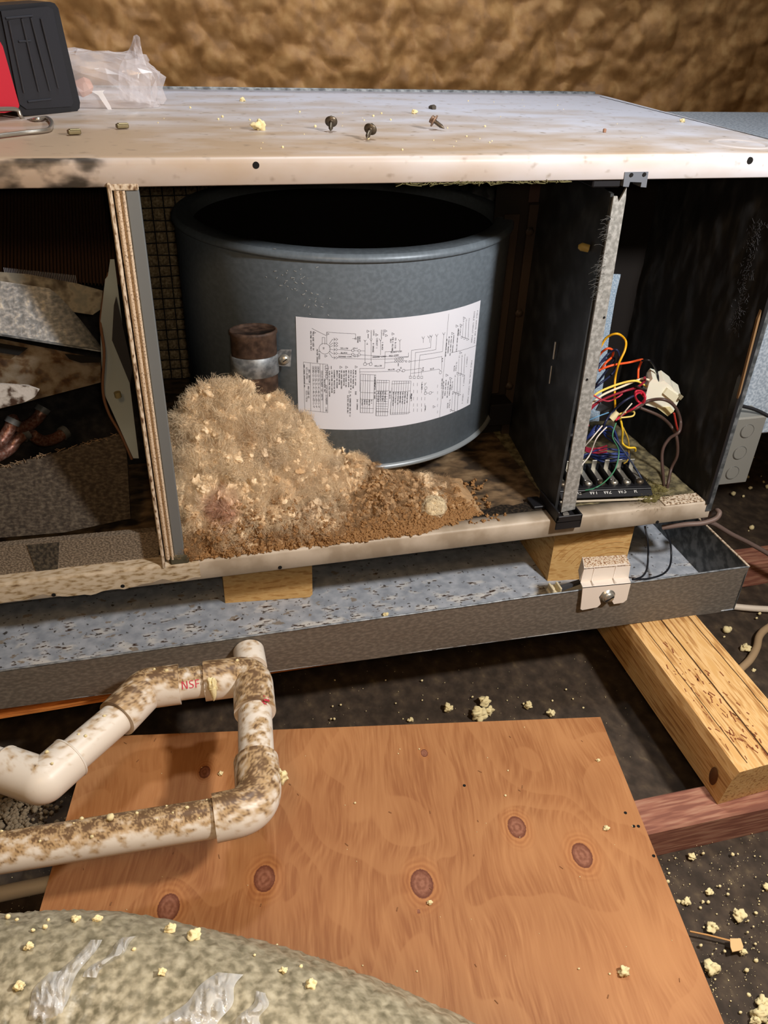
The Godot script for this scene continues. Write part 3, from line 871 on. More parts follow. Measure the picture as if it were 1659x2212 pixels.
	W_.call("SEE NOTE 3", 1210, 640, 1.3); W_.call("1 BLOWER", 1055, 665, 1.3); W_.call("POWER", 968, 760, 1.3); W_.call("STAGE", 1080, 850, 1.3)
	for y in [600, 650, 700, 750, 800]: L.call([1172, y + 90, 1170, y + 110], 2)
	O.call(1080, 715, 11); O.call(1078, 755, 11); O.call(1115, 752, 11); L.call([1080, 726, 1078, 744]); L.call([1090, 755, 1104, 752]); L.call([1072, 690, 1085, 672]); L.call([1126, 750, 1140, 745])
	# dividers and the two side diagrams
	L.call([1258, 137, 1185, 965]); L.call([1275, 440, 1478, 380])
	W_.call("FIELD WIRING FOR AVER", 1485, 110, 2.0); W_.call("SINGLE CIRCUIT POWER", 1462, 115, 2.0)
	W_.call("FIELD WIRING DUAL CIRCUIT POWER", 1440, 500, 1.9)
	for g in [[1415, 190, 1], [1382, 470, 1], [1350, 620, 1], [1330, 760, 1]]:
		for k in 3:
			L.call([g[0] - 22 * k, g[1] + 8 * k, g[0] - 22 * k - 6, g[1] + 150 - (90 if g[2] > 1 else 20)], 3 if k < 2 else 2)
			W_.call("L%d" % (k + 1), g[0] - 22 * k + 6, g[1] - 20 + 6 * k, 1.4)
			V.call(g[0] - 22 * k - 8, g[1] + 145 - 8 * k)
		W_.call("TO FIELD", g[0] - 60, g[1] + 40, 1.5); W_.call("BLOCK", g[0] - 76, g[1] + 70, 1.5)
	W_.call("CIRCUIT 1", 1405, 470, 1.5); W_.call("CIRCUIT 2", 1382, 620, 1.5); W_.call("CIRCUIT 3", 1372, 760, 1.5)
	for g in [[1300, 300, "DISCONNECT FURNISHED"], [1282, 310, "BY FIELD WHEN UNIT HAS"], [1264, 312, "NO CIRCUIT BREAKERS"], [1246, 330, "SEE NAMEPLATE VALUES"], [1335, 250, "EQUIPMENT GROUND LUG FIELD"], [1275, 650, "L2/N FOR ALL SINGLE"], [1258, 660, "PHASE UNITS WITH ONE"], [1240, 650, "OR MORE HEAT STAGES"], [1222, 660, "USE COPPER CONDUCTORS"]]:
		W_.call(g[2], g[0], g[1], 1.12)
	for p in [[1380, 170], [1355, 225], [1323, 232], [1290, 290], [1352, 440], [1245, 615], [1275, 640], [1145, 860], [320, 293], [305, 465], [215, 283], [632, 272], [700, 300], [770, 270], [775, 305], [826, 293]]: V.call(p[0], p[1])
	# notes
	for p in [[540, 550], [466, 552], [422, 552], [492, 745]]: V.call(p[0], p[1])
	for g in [[538, 575, "REFER TO 1ST DATA"], [520, 572, "PLATE FOR PROPER FUSE"], [502, 575, "SIZE ALT ADJUST TAP ON"], [484, 575, "UNIT SIDE OF SYSTEM"], [464, 575, "NEC/CEC CLASS 2 24V"], [447, 577, "SEE FOR OPERATION"], [428, 575, "USE COPPER CONDUCTORS"], [411, 577, "OF PROPER RATING"], [393, 576, "AMPACITY SEE MINIMUM"], [372, 575, "DISCONNECT PROTECTION SIZE."], [353, 578, "LINE VOLTAGE FIELD WIRING"], [334, 580, "CLASS II VOLTAGE FIELD WIRING"], [496, 765, "ALL CONNECTORS USED ON (1)"], [478, 770, "ELECTRIC HEATING ONLY"]]:
		W_.call(g[2], g[0], g[1], 1.12)
	L.call([345, 545, 345, 565], 4); L.call([327, 545, 327, 565], 2)
	L.call([130, 512, 318, 530, 318, 905, 140, 885, 130, 512]); L.call([280, 527, 282, 900]); L.call([258, 525, 262, 898]); L.call([182, 518, 186, 890]); L.call([138, 680, 180, 684])
	W_.call("LENNOX", 318, 540, 3.0); W_.call("INDUSTRIES INC.", 297, 640, 1.2); W_.call("WIRING DIAGRAM", 312, 690, 1.8); W_.call("1/05", 310, 865, 1.4)
	W_.call("COILS-BLOWER (W) UNITS", 276, 580, 1.7)
	W_.call("CB30M-21/26,31,41,46,51,65-1,-P", 250, 545, 1.7); W_.call("CB30U-21/26,31,41/46,51,65-1,-P", 230, 545, 1.7); W_.call("CB30U-21/26,31,41,46,51,65-1,-P", 210, 545, 1.7)
	W_.call("SEC. SECTION", 178, 570, 1.4); W_.call("631,078W", 160, 555, 1.8); W_.call("NEW FORM NO", 172, 700, 1.4); W_.call("533,781W", 158, 735, 1.8); W_.call("2005 LENNOX INDUSTRIES INC.", 136, 530, 1.1)
	# tables
	L.call([575, 605, 682, 612, 670, 908, 570, 905, 575, 605], 2)
	for k in 5: L.call([575 + 18 * k, 606 + k, 572 + 17 * k, 905])
	for y in [655, 748, 800, 870]: L.call([574, y, 674, y + 4])
	L.call([700, 652, 798, 655, 782, 930, 692, 930, 700, 652], 2); L.call([820, 660, 965, 660, 948, 912, 804, 922, 820, 660], 2)
	for k in 5: L.call([700 + 18 * k, 653, 694 + 17 * k, 930])
	for k in 8: L.call([820 + 18 * k, 660, 806 + 17.5 * k, 918])
	for y in [672, 735, 900]: L.call([698, y, 790, y]); L.call([814, y + 10, 958, y + 2])
	for i in 26: L.call([694, 740 + i * 6.4, 782, 742 + i * 6.4]) if i % 3 == 0 else null
	W_.call("3 SPEED MOTOR", 690, 610, 1.15); W_.call("MOTOR SPEED TAP CHART", 690, 655, 1.15); W_.call("208 UNITS", 805, 735, 1.15); W_.call("230 UNITS", 972, 755, 1.15)
	for k in 7:
		W_.call(["RED,LOW-MED,BLK", "YEL-2 BLU,HI", "BLK 3-5-65 YEL", "RED 208V-MED", "24V YEL-3 BLU", "BLU-RED 41-46", "HIGH-LOW TAP"][k], 832 + 18 * k, 745, 1.2)
		if k < 4: W_.call(["YEL 2-3 BLU", "RED-BLK 31", "BLK HI-MED", "LOW 208-230"][k], 714 + 18 * k, 742, 1.2)
	for k in 5: W_.call(["HI-BLK", "MED-B", "LOW-R", "MED-YE", "HI 2"][k], 590 + 18 * k, 806, 1.2)
	W_.call("E60", 540, 740, 1.5); W_.call("24V COMMON", 552, 800, 1.4)
	return ImageTexture.create_from_image(im)

# ---------------------------------------------------------------- electrical bay
func w8(x: float, y: float, z: float) -> Vector3: return onz(1180.0 + x * 0.2984, 660.0 + y * 0.2984, z)
func wire(called: String, label: String, col: String, r: float, pts: Array, z0: float, z1: float, group := "") -> void:
	var P := []
	for i in pts.size() / 2:
		var t := float(i) / maxf(1.0, pts.size() / 2 - 1)
		P.append(w8(pts[i * 2], pts[i * 2 + 1], lerpf(z0, z1, t) + 0.006 * sin(i * 2.3)))
	var st := S(true)
	tube(st, smooth(P, 8), r, 8)
	tag(part(called, st, M(H(col), 0.4)), label, "wire", group)

func right_bay() -> void:
	var rot := Basis(Vector3.UP, -0.125)
	var o := Vector3(0.55, 0.0, -0.036)
	var t := thing("terminal_block", "black screw terminal strip lettered C G W1 W2 W3 R on the electrical bay floor", "terminal block", o)
	var st := S()
	box(st, o + rot * Vector3(0.0, 0.009, -0.045), Vector3(0.152, 0.018, 0.085), 0.001, rot)
	part("base", st, mt.black, t)
	var lip := S()
	var tilt := rot * Basis(Vector3.RIGHT, 0.55)
	box(lip, o + rot * Vector3(0.0, 0.013, -0.002), Vector3(0.152, 0.003, 0.018), 0.0006, tilt)
	var lp := part("letter_strip", lip, mt.black, t)
	var eg := S()
	box(eg, o + rot * Vector3(0.0, 0.005, 0.0085), Vector3(0.154, 0.003, 0.003), 0.0006, rot)
	part("strip_edge", eg, M(H("b5ab98"), 0.7), t)
	var white := M(H("c9c9c6"), 0.6)
	var fnt := SystemFont.new()
	fnt.font_names = PackedStringArray(["Droid Sans"])
	for g in [["C", -0.066], ["G", -0.044], ["W1", -0.0205], ["W2", 0.0025], ["W3", 0.0265], ["R", 0.0485]]:
		var tm := TextMesh.new()
		tm.text = g[0]; tm.font = fnt; tm.font_size = 32; tm.pixel_size = 0.00031; tm.depth = 0.0002
		var m := MeshInstance3D.new()
		m.mesh = tm; m.material_override = white; m.name = "letter"
		lp.add_child(m, true)
		m.transform = Transform3D(rot * Basis(Vector3.RIGHT, 0.55 - PI / 2), o + rot * Vector3(g[1], 0.013, -0.0025) + tilt.y * 0.0018 - t.position - lp.position)
	for i in 7:
		var x := -0.066 + 0.0215 * i
		var s1 := S(true)
		var p := o + rot * Vector3(x, 0.018, -0.022)
		lathe(s1, p, [[0.0062, 0.0], [0.0062, 0.003], [0.004, 0.0052], [0.0, 0.0056]], 16, rot * Basis(Vector3.RIGHT, 0.25))
		var so := part("terminal_screw", s1, mt.zinc if i % 3 else mt.darksteel, t)
		var sl := S()
		box(sl, p + rot * Vector3(0, 0.0056, 0.0012), Vector3(0.008, 0.0006, 0.0012), 0.0001, rot * Basis(Vector3.UP, i * 1.1))
		part("slot", sl, mt.hole, so)
		var pl := S()
		box(pl, o + rot * Vector3(x, 0.0205, -0.045), Vector3(0.010, 0.0012, 0.034), 0.0004, rot)
		box(pl, o + rot * Vector3(x, 0.029, -0.062), Vector3(0.008, 0.018, 0.0012), 0.0004, rot)
		part("terminal_lug", pl, mt.zinc, t)
		if i < 6:
			var br := S()
			box(br, o + rot * Vector3(x + 0.0107, 0.024, -0.04), Vector3(0.002, 0.012, 0.05), 0.0005, rot)
			part("barrier", br, mt.black, t)
	var r := thing("relay", "dark relay with a grey metal tab behind the terminal strip", "relay", Vector3(0.53, 0.0, -0.19))
	part("body", boxes([[0.495, 0.56, 0.0, 0.06, -0.23, -0.15]], 0.003), mt.black, r)
	var rt := S()
	plate(rt, [w8(360, 760, -0.145), w8(390, 705, -0.145), w8(470, 745, -0.145), w8(440, 780, -0.145)], Vector3(0, 0, -0.002))
	part("tab", rt, M(H("5b5e63"), 0.5, 0.4), r)
	# wires
	var R := 0.0018
	wire("yellow_wire", "yellow wire arching highest over the terminal strip", "d9a01c", R, [500, 760, 495, 640, 500, 520, 525, 420, 570, 320, 572, 250, 515, 205, 440, 230, 395, 300, 370, 370, 345, 450, 325, 560], -0.10, -0.13)
	wire("yellow_wire", "pale yellow wire lying along the top of the wire bundle into the white connector", "e6c75c", R, [305, 690, 380, 628, 520, 570, 640, 545, 700, 570, 735, 600], -0.09, -0.10)
	wire("yellow_wire", "yellow wire hanging straight down beside the green wire and hooking right", "d8b52f", R, [530, 790, 552, 900, 550, 990, 590, 1028, 640, 1030, 645, 1052], -0.10, -0.09)
	wire("yellow_wire", "thin dull yellow wire dropping behind the hooked yellow wire", "a98a34", 0.0012, [555, 880, 595, 980, 592, 1110, 565, 1142], -0.10, -0.09)
	wire("yellow_wire", "short pale yellow hooked wire end at the wire nut", "d9c169", 0.0014, [500, 800, 560, 775, 632, 768, 625, 800, 540, 812], -0.09, -0.09)
	wire("orange_wire", "orange wire looping under the yellow arch", "d9552a", R, [330, 570, 345, 460, 385, 360, 440, 312, 480, 325, 476, 370, 430, 415, 385, 475], -0.12, -0.12)
	wire("orange_wire", "orange wire running right then bending down to the white connector", "e0582c", R, [380, 468, 480, 432, 600, 412, 690, 392, 688, 410, 668, 460, 665, 530], -0.12, -0.11)
	wire("navy_wire", "navy wire loop beside the divider flange", "1d2440", R, [325, 570, 380, 440, 450, 350, 510, 322, 525, 390, 480, 490, 390, 565, 320, 620], -0.11, -0.12)
	wire("navy_wire", "second dark blue wire loop just inside the first", "20263c", R, [330, 540, 390, 420, 470, 380, 490, 395, 430, 480, 345, 590], -0.125, -0.125)
	wire("black_wire", "black wire looping over the white connector", "101013", R, [690, 400, 750, 400, 800, 480, 808, 560, 785, 610, 730, 618, 650, 585], -0.105, -0.085)
	wire("white_wire", "cream white wire above the dark red wires into the white connector", "d8cdb4", R, [295, 745, 400, 652, 560, 582, 690, 532, 765, 548], -0.085, -0.10)
	wire("dark_red_wire", "dark red wire curling round at the white connector", "7e1d2c", 0.0020, [283, 800, 300, 760, 400, 685, 560, 622, 660, 590, 712, 545, 712, 522], -0.08, -0.09)
	wire("dark_red_wire", "dark red wire drooping at the divider edge under the cream wire", "8a2030", R, [305, 870, 287, 800, 380, 700, 540, 628, 640, 600], -0.075, -0.09)
	wire("pink_wire", "thin pink red wire sagging below the yellow wires", "b23a4c", 0.0012, [312, 628, 380, 672, 450, 692, 520, 662, 550, 640], -0.075, -0.085)
	wire("red_wire", "red wire wrapped in a small coil under the connector", "b3253a", R, [640, 655, 650, 620, 692, 622, 716, 660, 700, 705, 660, 690, 645, 650, 680, 632, 712, 680, 640, 740, 560, 785, 500, 832], -0.08, -0.085)
	wire("dark_blue_wire", "dark blue wire running down left from the red coil", "1f2440", R, [650, 645, 560, 695, 480, 770, 430, 840, 405, 900], -0.08, -0.085)
	wire("brown_wire", "brown wire arching over to the right then down to the floor", "4a3a35", 0.0026, [600, 760, 660, 740, 740, 690, 850, 680, 930, 730, 970, 830, 960, 915, 890, 965, 840, 1060, 845, 1230, 860, 1400], -0.085, -0.05)
	wire("brown_wire", "brown wire crossing below the arching brown wire", "463630", 0.0026, [680, 740, 820, 800, 900, 870, 942, 950, 948, 1080, 905, 1180, 880, 1300, 855, 1405], -0.09, -0.05)
	wire("red_wire", "red wire emerging under the connector and running to the black liner", "a5342a", R, [925, 780, 945, 880, 980, 1000, 1025, 1085], -0.09, -0.12)
	wire("thin_white_wire", "thin white wire nearest the divider dropping to terminal C", "d5cfc8", 0.0011, [405, 870, 330, 960, 258, 1050, 222, 1170, 205, 1260, 218, 1310], -0.07, -0.05)
	wire("thin_white_wire", "thin white wire beside the first, dropping to the terminals further right", "cfc9c2", 0.0011, [437, 880, 365, 960, 312, 1085, 250, 1170, 215, 1285], -0.075, -0.05)
	wire("green_wire", "thin green wire curving down across the terminals to G", "3f7d5d", 0.0011, [505, 850, 480, 950, 525, 1050, 500, 1180, 430, 1270, 350, 1322, 285, 1337], -0.075, -0.035)
	wire("grey_wire", "blue grey wire slanting down past the R terminal", "3a4254", 0.0014, [490, 955, 580, 1080, 660, 1200, 712, 1300, 735, 1335], -0.085, -0.035)
	wire("light_blue_wire", "thin light blue wire at the grey relay tab", "5f8fb5", 0.001, [305, 832, 380, 800, 450, 775], -0.09, -0.09)
	wire("white_wire", "short thin white wire beside the red one at the wire nut", "cfc3b6", 0.0011, [620, 708, 575, 760, 520, 825], -0.082, -0.085)
	for i in 7:
		var y := 1050.0 + i * 12.0
		wire("blue_wire", "blue wire in the low bunch behind the terminal lugs", ["22305f", "2c3d78", "1d2850"][i % 3], 0.0017, [225, y + 60 - i * 6, 300, y + 20 - i * 9, 400, y - 10 + (i % 3) * 14, 500, y - 6 + (i % 2) * 20, 585, y + 18 - i * 5, 600, y + 30], -0.09 - 0.003 * i, -0.10, "blue wires bunched behind the terminal lugs")
	for i in 4:
		wire("blue_wire", "blue wire in the upper tangle above the terminal lugs", "26346a", 0.0017, [260 + i * 14, 1000 - i * 18, 340 + i * 10, 930 - i * 20, 430, 880 + i * 22, 490, 900 + i * 30, 540 + i * 8, 1060], -0.10, -0.10 - 0.005 * i, "blue wires tangled above the terminal lugs")
	for i in 3:
		wire("red_wire", ["uppermost", "middle", "lowest"][i] + " of three short red wires low in the tangle at the divider", "8b2438", 0.0016, [248, 980 + i * 15, 290, 1030 + i * 12, 370, 1035 + i * 16, 440, 1015 + i * 22], -0.085, -0.095, "red wires low at the divider")
	var wn := thing("wire_nut", "cream wire nut in the middle of the tangle", "wire nut", w8(490, 800, -0.085))
	var ws := S(true)
	tube(ws, [w8(468, 822, -0.085), w8(490, 800, -0.085), w8(515, 770, -0.085)], [0.006, 0.0055, 0.0042], 10)
	part("cap", ws, M(H("cfc39a"), 0.45), wn)
	# connector
	var k := thing("wire_connector", "translucent white plastic plug connector at the end of the wire bundle", "connector", w8(840, 660, -0.10))
	var ks := S()
	plate(ks, [w8(745, 560, -0.088), w8(770, 530, -0.088), w8(800, 540, -0.088), w8(815, 560, -0.088), w8(850, 545, -0.088), w8(910, 590, -0.088), w8(925, 615, -0.088), w8(975, 650, -0.088), w8(955, 700, -0.088), w8(925, 760, -0.088), w8(880, 800, -0.088), w8(860, 770, -0.088), w8(790, 740, -0.088), w8(720, 720, -0.088), w8(710, 690, -0.088)], Vector3(0.012, 0.004, -0.03))
	var kb := M(H("d8d5c4"), 0.35)
	kb.subsurf_scatter_enabled = true; kb.subsurf_scatter_strength = 0.15
	part("housing", ks, kb, k)
	var k2 := S()
	plate(k2, [w8(850, 640, -0.084), w8(880, 600, -0.084), w8(960, 655, -0.084), w8(930, 705, -0.084)], Vector3(0, 0, -0.006))
	tag(part("latch", k2, M(H("cfcab0"), 0.4), k), "raised latch tab")
	var k3 := S()
	plate(k3, [w8(800, 740, -0.086), w8(900, 735, -0.086), w8(925, 765, -0.086), w8(880, 802, -0.086)], Vector3(0, 0, -0.01))
	tag(part("plug_end", k3, M(H("c9bf92"), 0.4), k), "yellowed plug end")
	var k4 := S()
	box(k4, w8(965, 660, -0.086), Vector3(0.006, 0.008, 0.01), 0.001, Basis(Vector3.BACK, -0.6))
	part("end_cap", k4, M(H("7d7660"), 0.5), k)
	# scraps of insulation
	var isc := thing("insulation_scrap", "yellow green tuft of insulation on the bay floor right of the terminal strip", "insulation", w8(760, 1400, -0.02) * Vector3(1, 0, 1))
	var si := S(true)
	for i in 500:
		var g := Vector2(rng.randfn(0, 0.5), rng.randfn(0, 0.5))
		var p := ony(1403 + g.x * 40, 1066 + g.y * 26, 0.003) + Vector3(0, maxf(0.0, 0.014 - g.length() * 0.012) * rng.randf(), 0)
		var e := Vector3(rng.randfn(), rng.randf_range(-0.2, 0.9), rng.randfn()) * 0.0035
		tube(si, [p, p + e * 0.5 + Vector3(0, 0.0012, 0), p + e], 0.00022, 3)
	part("fibres", si, M(H("6f673c"), 0.95), isc)
	var s2 := S(true)
	for i in 26:
		var q := ony(1403 + rng.randfn(0, 17), 1066 + rng.randfn(0, 11), 0.003)
		var bm := blob_mesh(30 + i % 6, 0.5, 2)
		s2.append_from(bm, 0, Transform3D(Basis.from_scale(Vector3(0.007, 0.0055, 0.006) * rng.randf_range(0.5, 1.1)), q))
	part("core", s2, M(H("625b36"), 0.95), isc)

# ---------------------------------------------------------------- drain pan
func fy(x: float) -> float: return -0.146 - 0.0215 * x
func pan() -> void:
	var c := thing("drain_pan", "long shallow galvanised drain pan with a white corroded streak along its front", "drain pan", Vector3(0, -0.15, -0.3))
	var n1 := noise_of(0.02, 111, 5)
	var n2 := noise_of(0.09, 112, 4)
	var n3 := noise_of(0.05, 113, 3, FastNoiseLite.TYPE_CELLULAR)
	var tex := painted(1536, 384, func(x, y):      # x: -0.85..0.755, y: z -0.30..0.084
		var v: float = y / 384.0
		var wx: float = -0.85 + 1.605 * x / 1536.0
		var q := Color(0.56, 0.59, 0.63).lerp(Color(0.68, 0.705, 0.74), clampf(0.5 + n1.get_noise_2d(x * 2.0, y * 2.0), 0, 1))
		var s: float = clampf(n1.get_noise_2d(x, y * 1.6 + 300.0) * 2.0 + (v - 0.70) * 3.2 - absf(wx - 0.05) * 0.5, 0.0, 1.0)
		q = q.lerp(Color(0.86, 0.85, 0.82), s * 0.75)
		var g: float = n2.get_noise_2d(x * 0.45, y * 1.8)
		if s > 0.15 and g > 0.26: q = q.lerp(Color(0.20, 0.14, 0.11), clampf((g - 0.26) * 7.0, 0, 0.85))
		var d: float = n2.get_noise_2d(x * 0.8 + 500.0, y * 0.8)
		if d > 0.52: q = q.lerp(Color(0.16, 0.14, 0.12), 0.75)
		if n1.get_noise_2d(x * 1.5 + 900.0, y * 2.2) > 0.45 and wx < 0.2: q = q.lerp(Color(0.48, 0.40, 0.30), 0.55)
		return q)
	var fm := M(Color.WHITE, 0.5, 0.1)
	fm.albedo_texture = tex
	var st := S(true)
	grid(st, 120, 30, func(u, v):
		var x = -0.85 + 1.605 * u
		return Vector3(x, fy(x) + 0.0006 * nz.get_noise_2d(x * 30.0, v * 9.0), -0.30 + 0.384 * v))
	part("pan_floor", st, fm, c)
	var bk := S()
	plate(bk, [Vector3(-0.85, fy(-0.85), -0.75), Vector3(-0.85, fy(-0.85), -0.30), Vector3(0.755, fy(0.755), -0.30), Vector3(0.755, fy(0.755), -0.75)], Vector3(0, -0.0015, 0))
	part("rear_floor", bk, mt.galv_dark, c)
	var un := S()
	plate(un, [Vector3(-0.85, fy(-0.85) - 0.001, -0.30), Vector3(-0.85, fy(-0.85) - 0.001, 0.083), Vector3(0.755, fy(0.755) - 0.001, 0.083), Vector3(0.755, fy(0.755) - 0.001, -0.30)], Vector3(0, -0.001, 0))
	part("underside", un, mt.galv_dark, c)
	var fw := S(true)
	grid(fw, 120, 6, func(u, v):
		var x = -0.85 + 1.605 * u
		var bx: float = x - 0.026 * v * smoothstep(0.6, 0.755, x)
		return Vector3(bx, lerpf(-0.075 + 0.0015 * nz.get_noise_1d(x * 7.0), fy(x) - 0.001, v), 0.084 + 0.0015 * nz.get_noise_2d(x * 5.0, v * 2.0)))
	grid(fw, 120, 2, func(u, v):
		var x = -0.85 + 1.605 * u
		return Vector3(x, lerpf(fy(x), -0.075 + 0.0015 * nz.get_noise_1d(x * 7.0), v), 0.082))
	part("front_wall", fw, mt.panface, c)
	var hm := S(true)
	var pts := []
	for i in 81:
		var x := -0.85 + 1.605 * i / 80.0
		pts.append(Vector3(x, -0.0748 + 0.0015 * nz.get_noise_1d(x * 7.0), 0.0832))
	tube(hm, pts, 0.0016, 6)
	part("front_hem", hm, mt.galv, c)
	part("right_wall", boxes([[0.7535, 0.755, -0.163, -0.075, -0.75, 0.084]], 0.0004), mt.galv_dark, c)
	var h2 := S(true)
	tube(h2, rod(Vector3(0.7543, -0.0745, 0.084), Vector3(0.7543, -0.0745, -0.75), 30), 0.0018, 6)
	part("right_hem", h2, mt.rusty, c)
	part("rear_wall", boxes([[-0.85, 0.755, -0.163, -0.075, -0.7515, -0.75]], 0.0004), mt.galv_dark, c)
	part("left_wall", boxes([[-0.8515, -0.85, -0.163, -0.075, -0.75, 0.084]], 0.0004), mt.galv_dark, c)
	# blocks carrying the cabinet
	var b1 := thing("wood_block", "pale wooden block carrying the cabinet, left one behind the drain pipe", "wood block", Vector3(0.016, fy(0.016), -0.16), "")
	var s1 := S()
	plate(s1, [Vector3(-0.053, fy(-0.053), -0.080), Vector3(0.079, fy(0.079) + 0.001, -0.070), Vector3(0.0835, fy(0.08) + 0.006, -0.070), Vector3(0.0835, -0.034, -0.070), Vector3(-0.053, -0.034, -0.080)], Vector3(0, 0, -0.3))
	part("timber", s1, mt.blockwood, b1)
	var b2 := thing("wood_block", "pale wooden block with curved end grain behind the white clamp", "wood block", Vector3(0.55, fy(0.55), -0.16), "")
	var s2 := S()
	plate(s2, [Vector3(0.478, fy(0.478), -0.042), Vector3(0.612, fy(0.612), -0.030), Vector3(0.612, -0.034, -0.030), Vector3(0.478, -0.034, -0.042)], Vector3(0, 0, -0.4))
	part("timber", s2, mt.blockwood, b2)
	var gr := S(true)
	for i in 9:
		var pp := []
		for k in 12:
			var a := lerpf(-0.9, 1.1, k / 11.0)
			var r := 0.022 + 0.0115 * i
			var x := 0.585 - sin(a) * r
			var y := -0.155 + cos(a) * r * 0.9
			if x > 0.481 and x < 0.609 and y < -0.038 and y > -0.154: pp.append(Vector3(x, y, -0.0415 + 0.0895 * (x - 0.478)))
		if pp.size() > 2: tube(gr, pp, 0.0005, 4)
	part("growth_ring", gr, M(H("a67e4a"), 0.9), b2)
	# white clamp
	var k := thing("panel_clamp", "white sheet metal clamp with rusty top screwed over the pan front edge", "clamp", Vector3(0.505, -0.075, 0.08))
	var wm := M(H("d9cfc3"), 0.45)
	var z := 0.0905
	var ks := S()
	plate(ks, [onz(1259, 1269, z), onz(1254, 1316, z), onz(1258, 1318, z), onz(1290, 1312, z), onz(1298, 1305, z), onz(1294, 1290, z), onz(1302, 1279, z), onz(1316, 1276, z), onz(1326, 1284, z), onz(1322, 1298, z), onz(1326, 1305, z), onz(1346, 1302, z), onz(1354, 1296, z), onz(1363, 1259, z)], Vector3(0, 0, -0.0015))
	part("slotted_tab", ks, wm, k)
	var kf := S()
	var zb := 0.072
	plate(kf, [onz(1259, 1269, z), onz(1363, 1259, z), onz(1358, 1247, zb), onz(1254, 1258, zb)], Vector3(0, -0.0015, 0))
	plate(kf, [onz(1254, 1258, zb), onz(1358, 1247, zb), onz(1362, 1220, zb), onz(1352, 1218, zb), onz(1262, 1228, zb)], Vector3(0, 0, -0.0015))
	plate(kf, [onz(1252, 1254, zb - 0.002), onz(1262, 1228, zb), onz(1258, 1203, zb - 0.03), onz(1249, 1232, zb - 0.03)], Vector3(0.001, 0, 0))
	part("stepped_face", kf, wm, k)
	for u in [[1284, 1227, 1278, 1254, 1283, 1264], [1331, 1222, 1325, 1249, 1331, 1259]]:
		var rb := S(true)
		tube(rb, [onz(u[0], u[1], zb + 0.0002), onz(u[2], u[3], zb + 0.0002), onz(u[4], u[5], z + 0.0002)], 0.0009, 6)
		part("pressed_rib", rb, wm, k)
	var kt := S()
	plate(kt, [onz(1262, 1228, zb), onz(1362, 1220, zb), onz(1352, 1198, zb - 0.03), onz(1258, 1204, zb - 0.03)], Vector3(0, -0.0015, 0))
	tag(part("rusty_top", kt, surf(["d6c8b4", "c8b090", "8a5a38", "55331f"], [0.4, 0.56, 0.66, 0.85], 0.07, Vector3.ONE * 6.0, 0.6, 0.0, 1.0, 117, 4), k), "top flange spotted with rust")
	var sp := onz(1311, 1286, 0.088)
	var ss := S(true)
	lathe(ss, sp, [[0.012, 0.0], [0.012, 0.003], [0.0095, 0.0032], [0.0095, 0.006], [0.007, 0.009], [0.0, 0.0098]], 24, Basis(Vector3.RIGHT, PI / 2))
	var so := part("screw", ss, mt.zinc, k)
	var sl := S()
	box(sl, sp + Vector3(0, 0, 0.0094), Vector3(0.015, 0.0022, 0.0014), 0.0002, Basis(Vector3.BACK, 0.5))
	part("slot", sl, mt.hole, so)
	# float switch piece
	var f := thing("float_switch", "small cream plastic clip with a grey arm at the pan front edge", "clip", onz(1197, 1278, 0.075))
	var fs := S()
	box(fs, onz(1198, 1280, 0.072), Vector3(0.020, 0.005, 0.02), 0.001)
	box(fs, onz(1190, 1274, 0.070), Vector3(0.003, 0.014, 0.018), 0.001)
	box(fs, onz(1206, 1271, 0.070), Vector3(0.003, 0.014, 0.018), 0.001)
	box(fs, onz(1198, 1268, 0.062), Vector3(0.018, 0.003, 0.010), 0.001)
	part("clip", fs, M(H("c4b898"), 0.5), f)
	var fa := S()
	plate(fa, [onz(1212, 1270, 0.06), onz(1262, 1254, 0.06), onz(1262, 1259, 0.06), onz(1214, 1277, 0.06)], Vector3(0, -0.002, -0.008))
	part("arm", fa, M(H("55565a"), 0.5, 0.4), f)
	for q in [[[1393, 1136, -0.02], [1399, 1170, -0.005], [1400, 1200, 0.0], [1397, 1230, 0.02], [1386, 1246, 0.03], [1366, 1252, 0.035]], [[1432, 1136, -0.02], [1446, 1165, -0.01], [1450, 1195, 0.0], [1447, 1222, 0.02], [1432, 1240, 0.035], [1400, 1250, 0.045], [1366, 1251, 0.05]]]:
		var pp := []
		for e in q: pp.append(onz(e[0], e[1], e[2]))
		var ws := S(true)
		tube(ws, smooth(pp, 8), 0.0016, 8)
		tag(part("hanging_wire", ws, M(H("17191f"), 0.45)), "left black wire loop hanging under the cabinet into the pan" if q[0][0] < 1400 else "right black wire loop hanging under the cabinet into the pan", "wire")

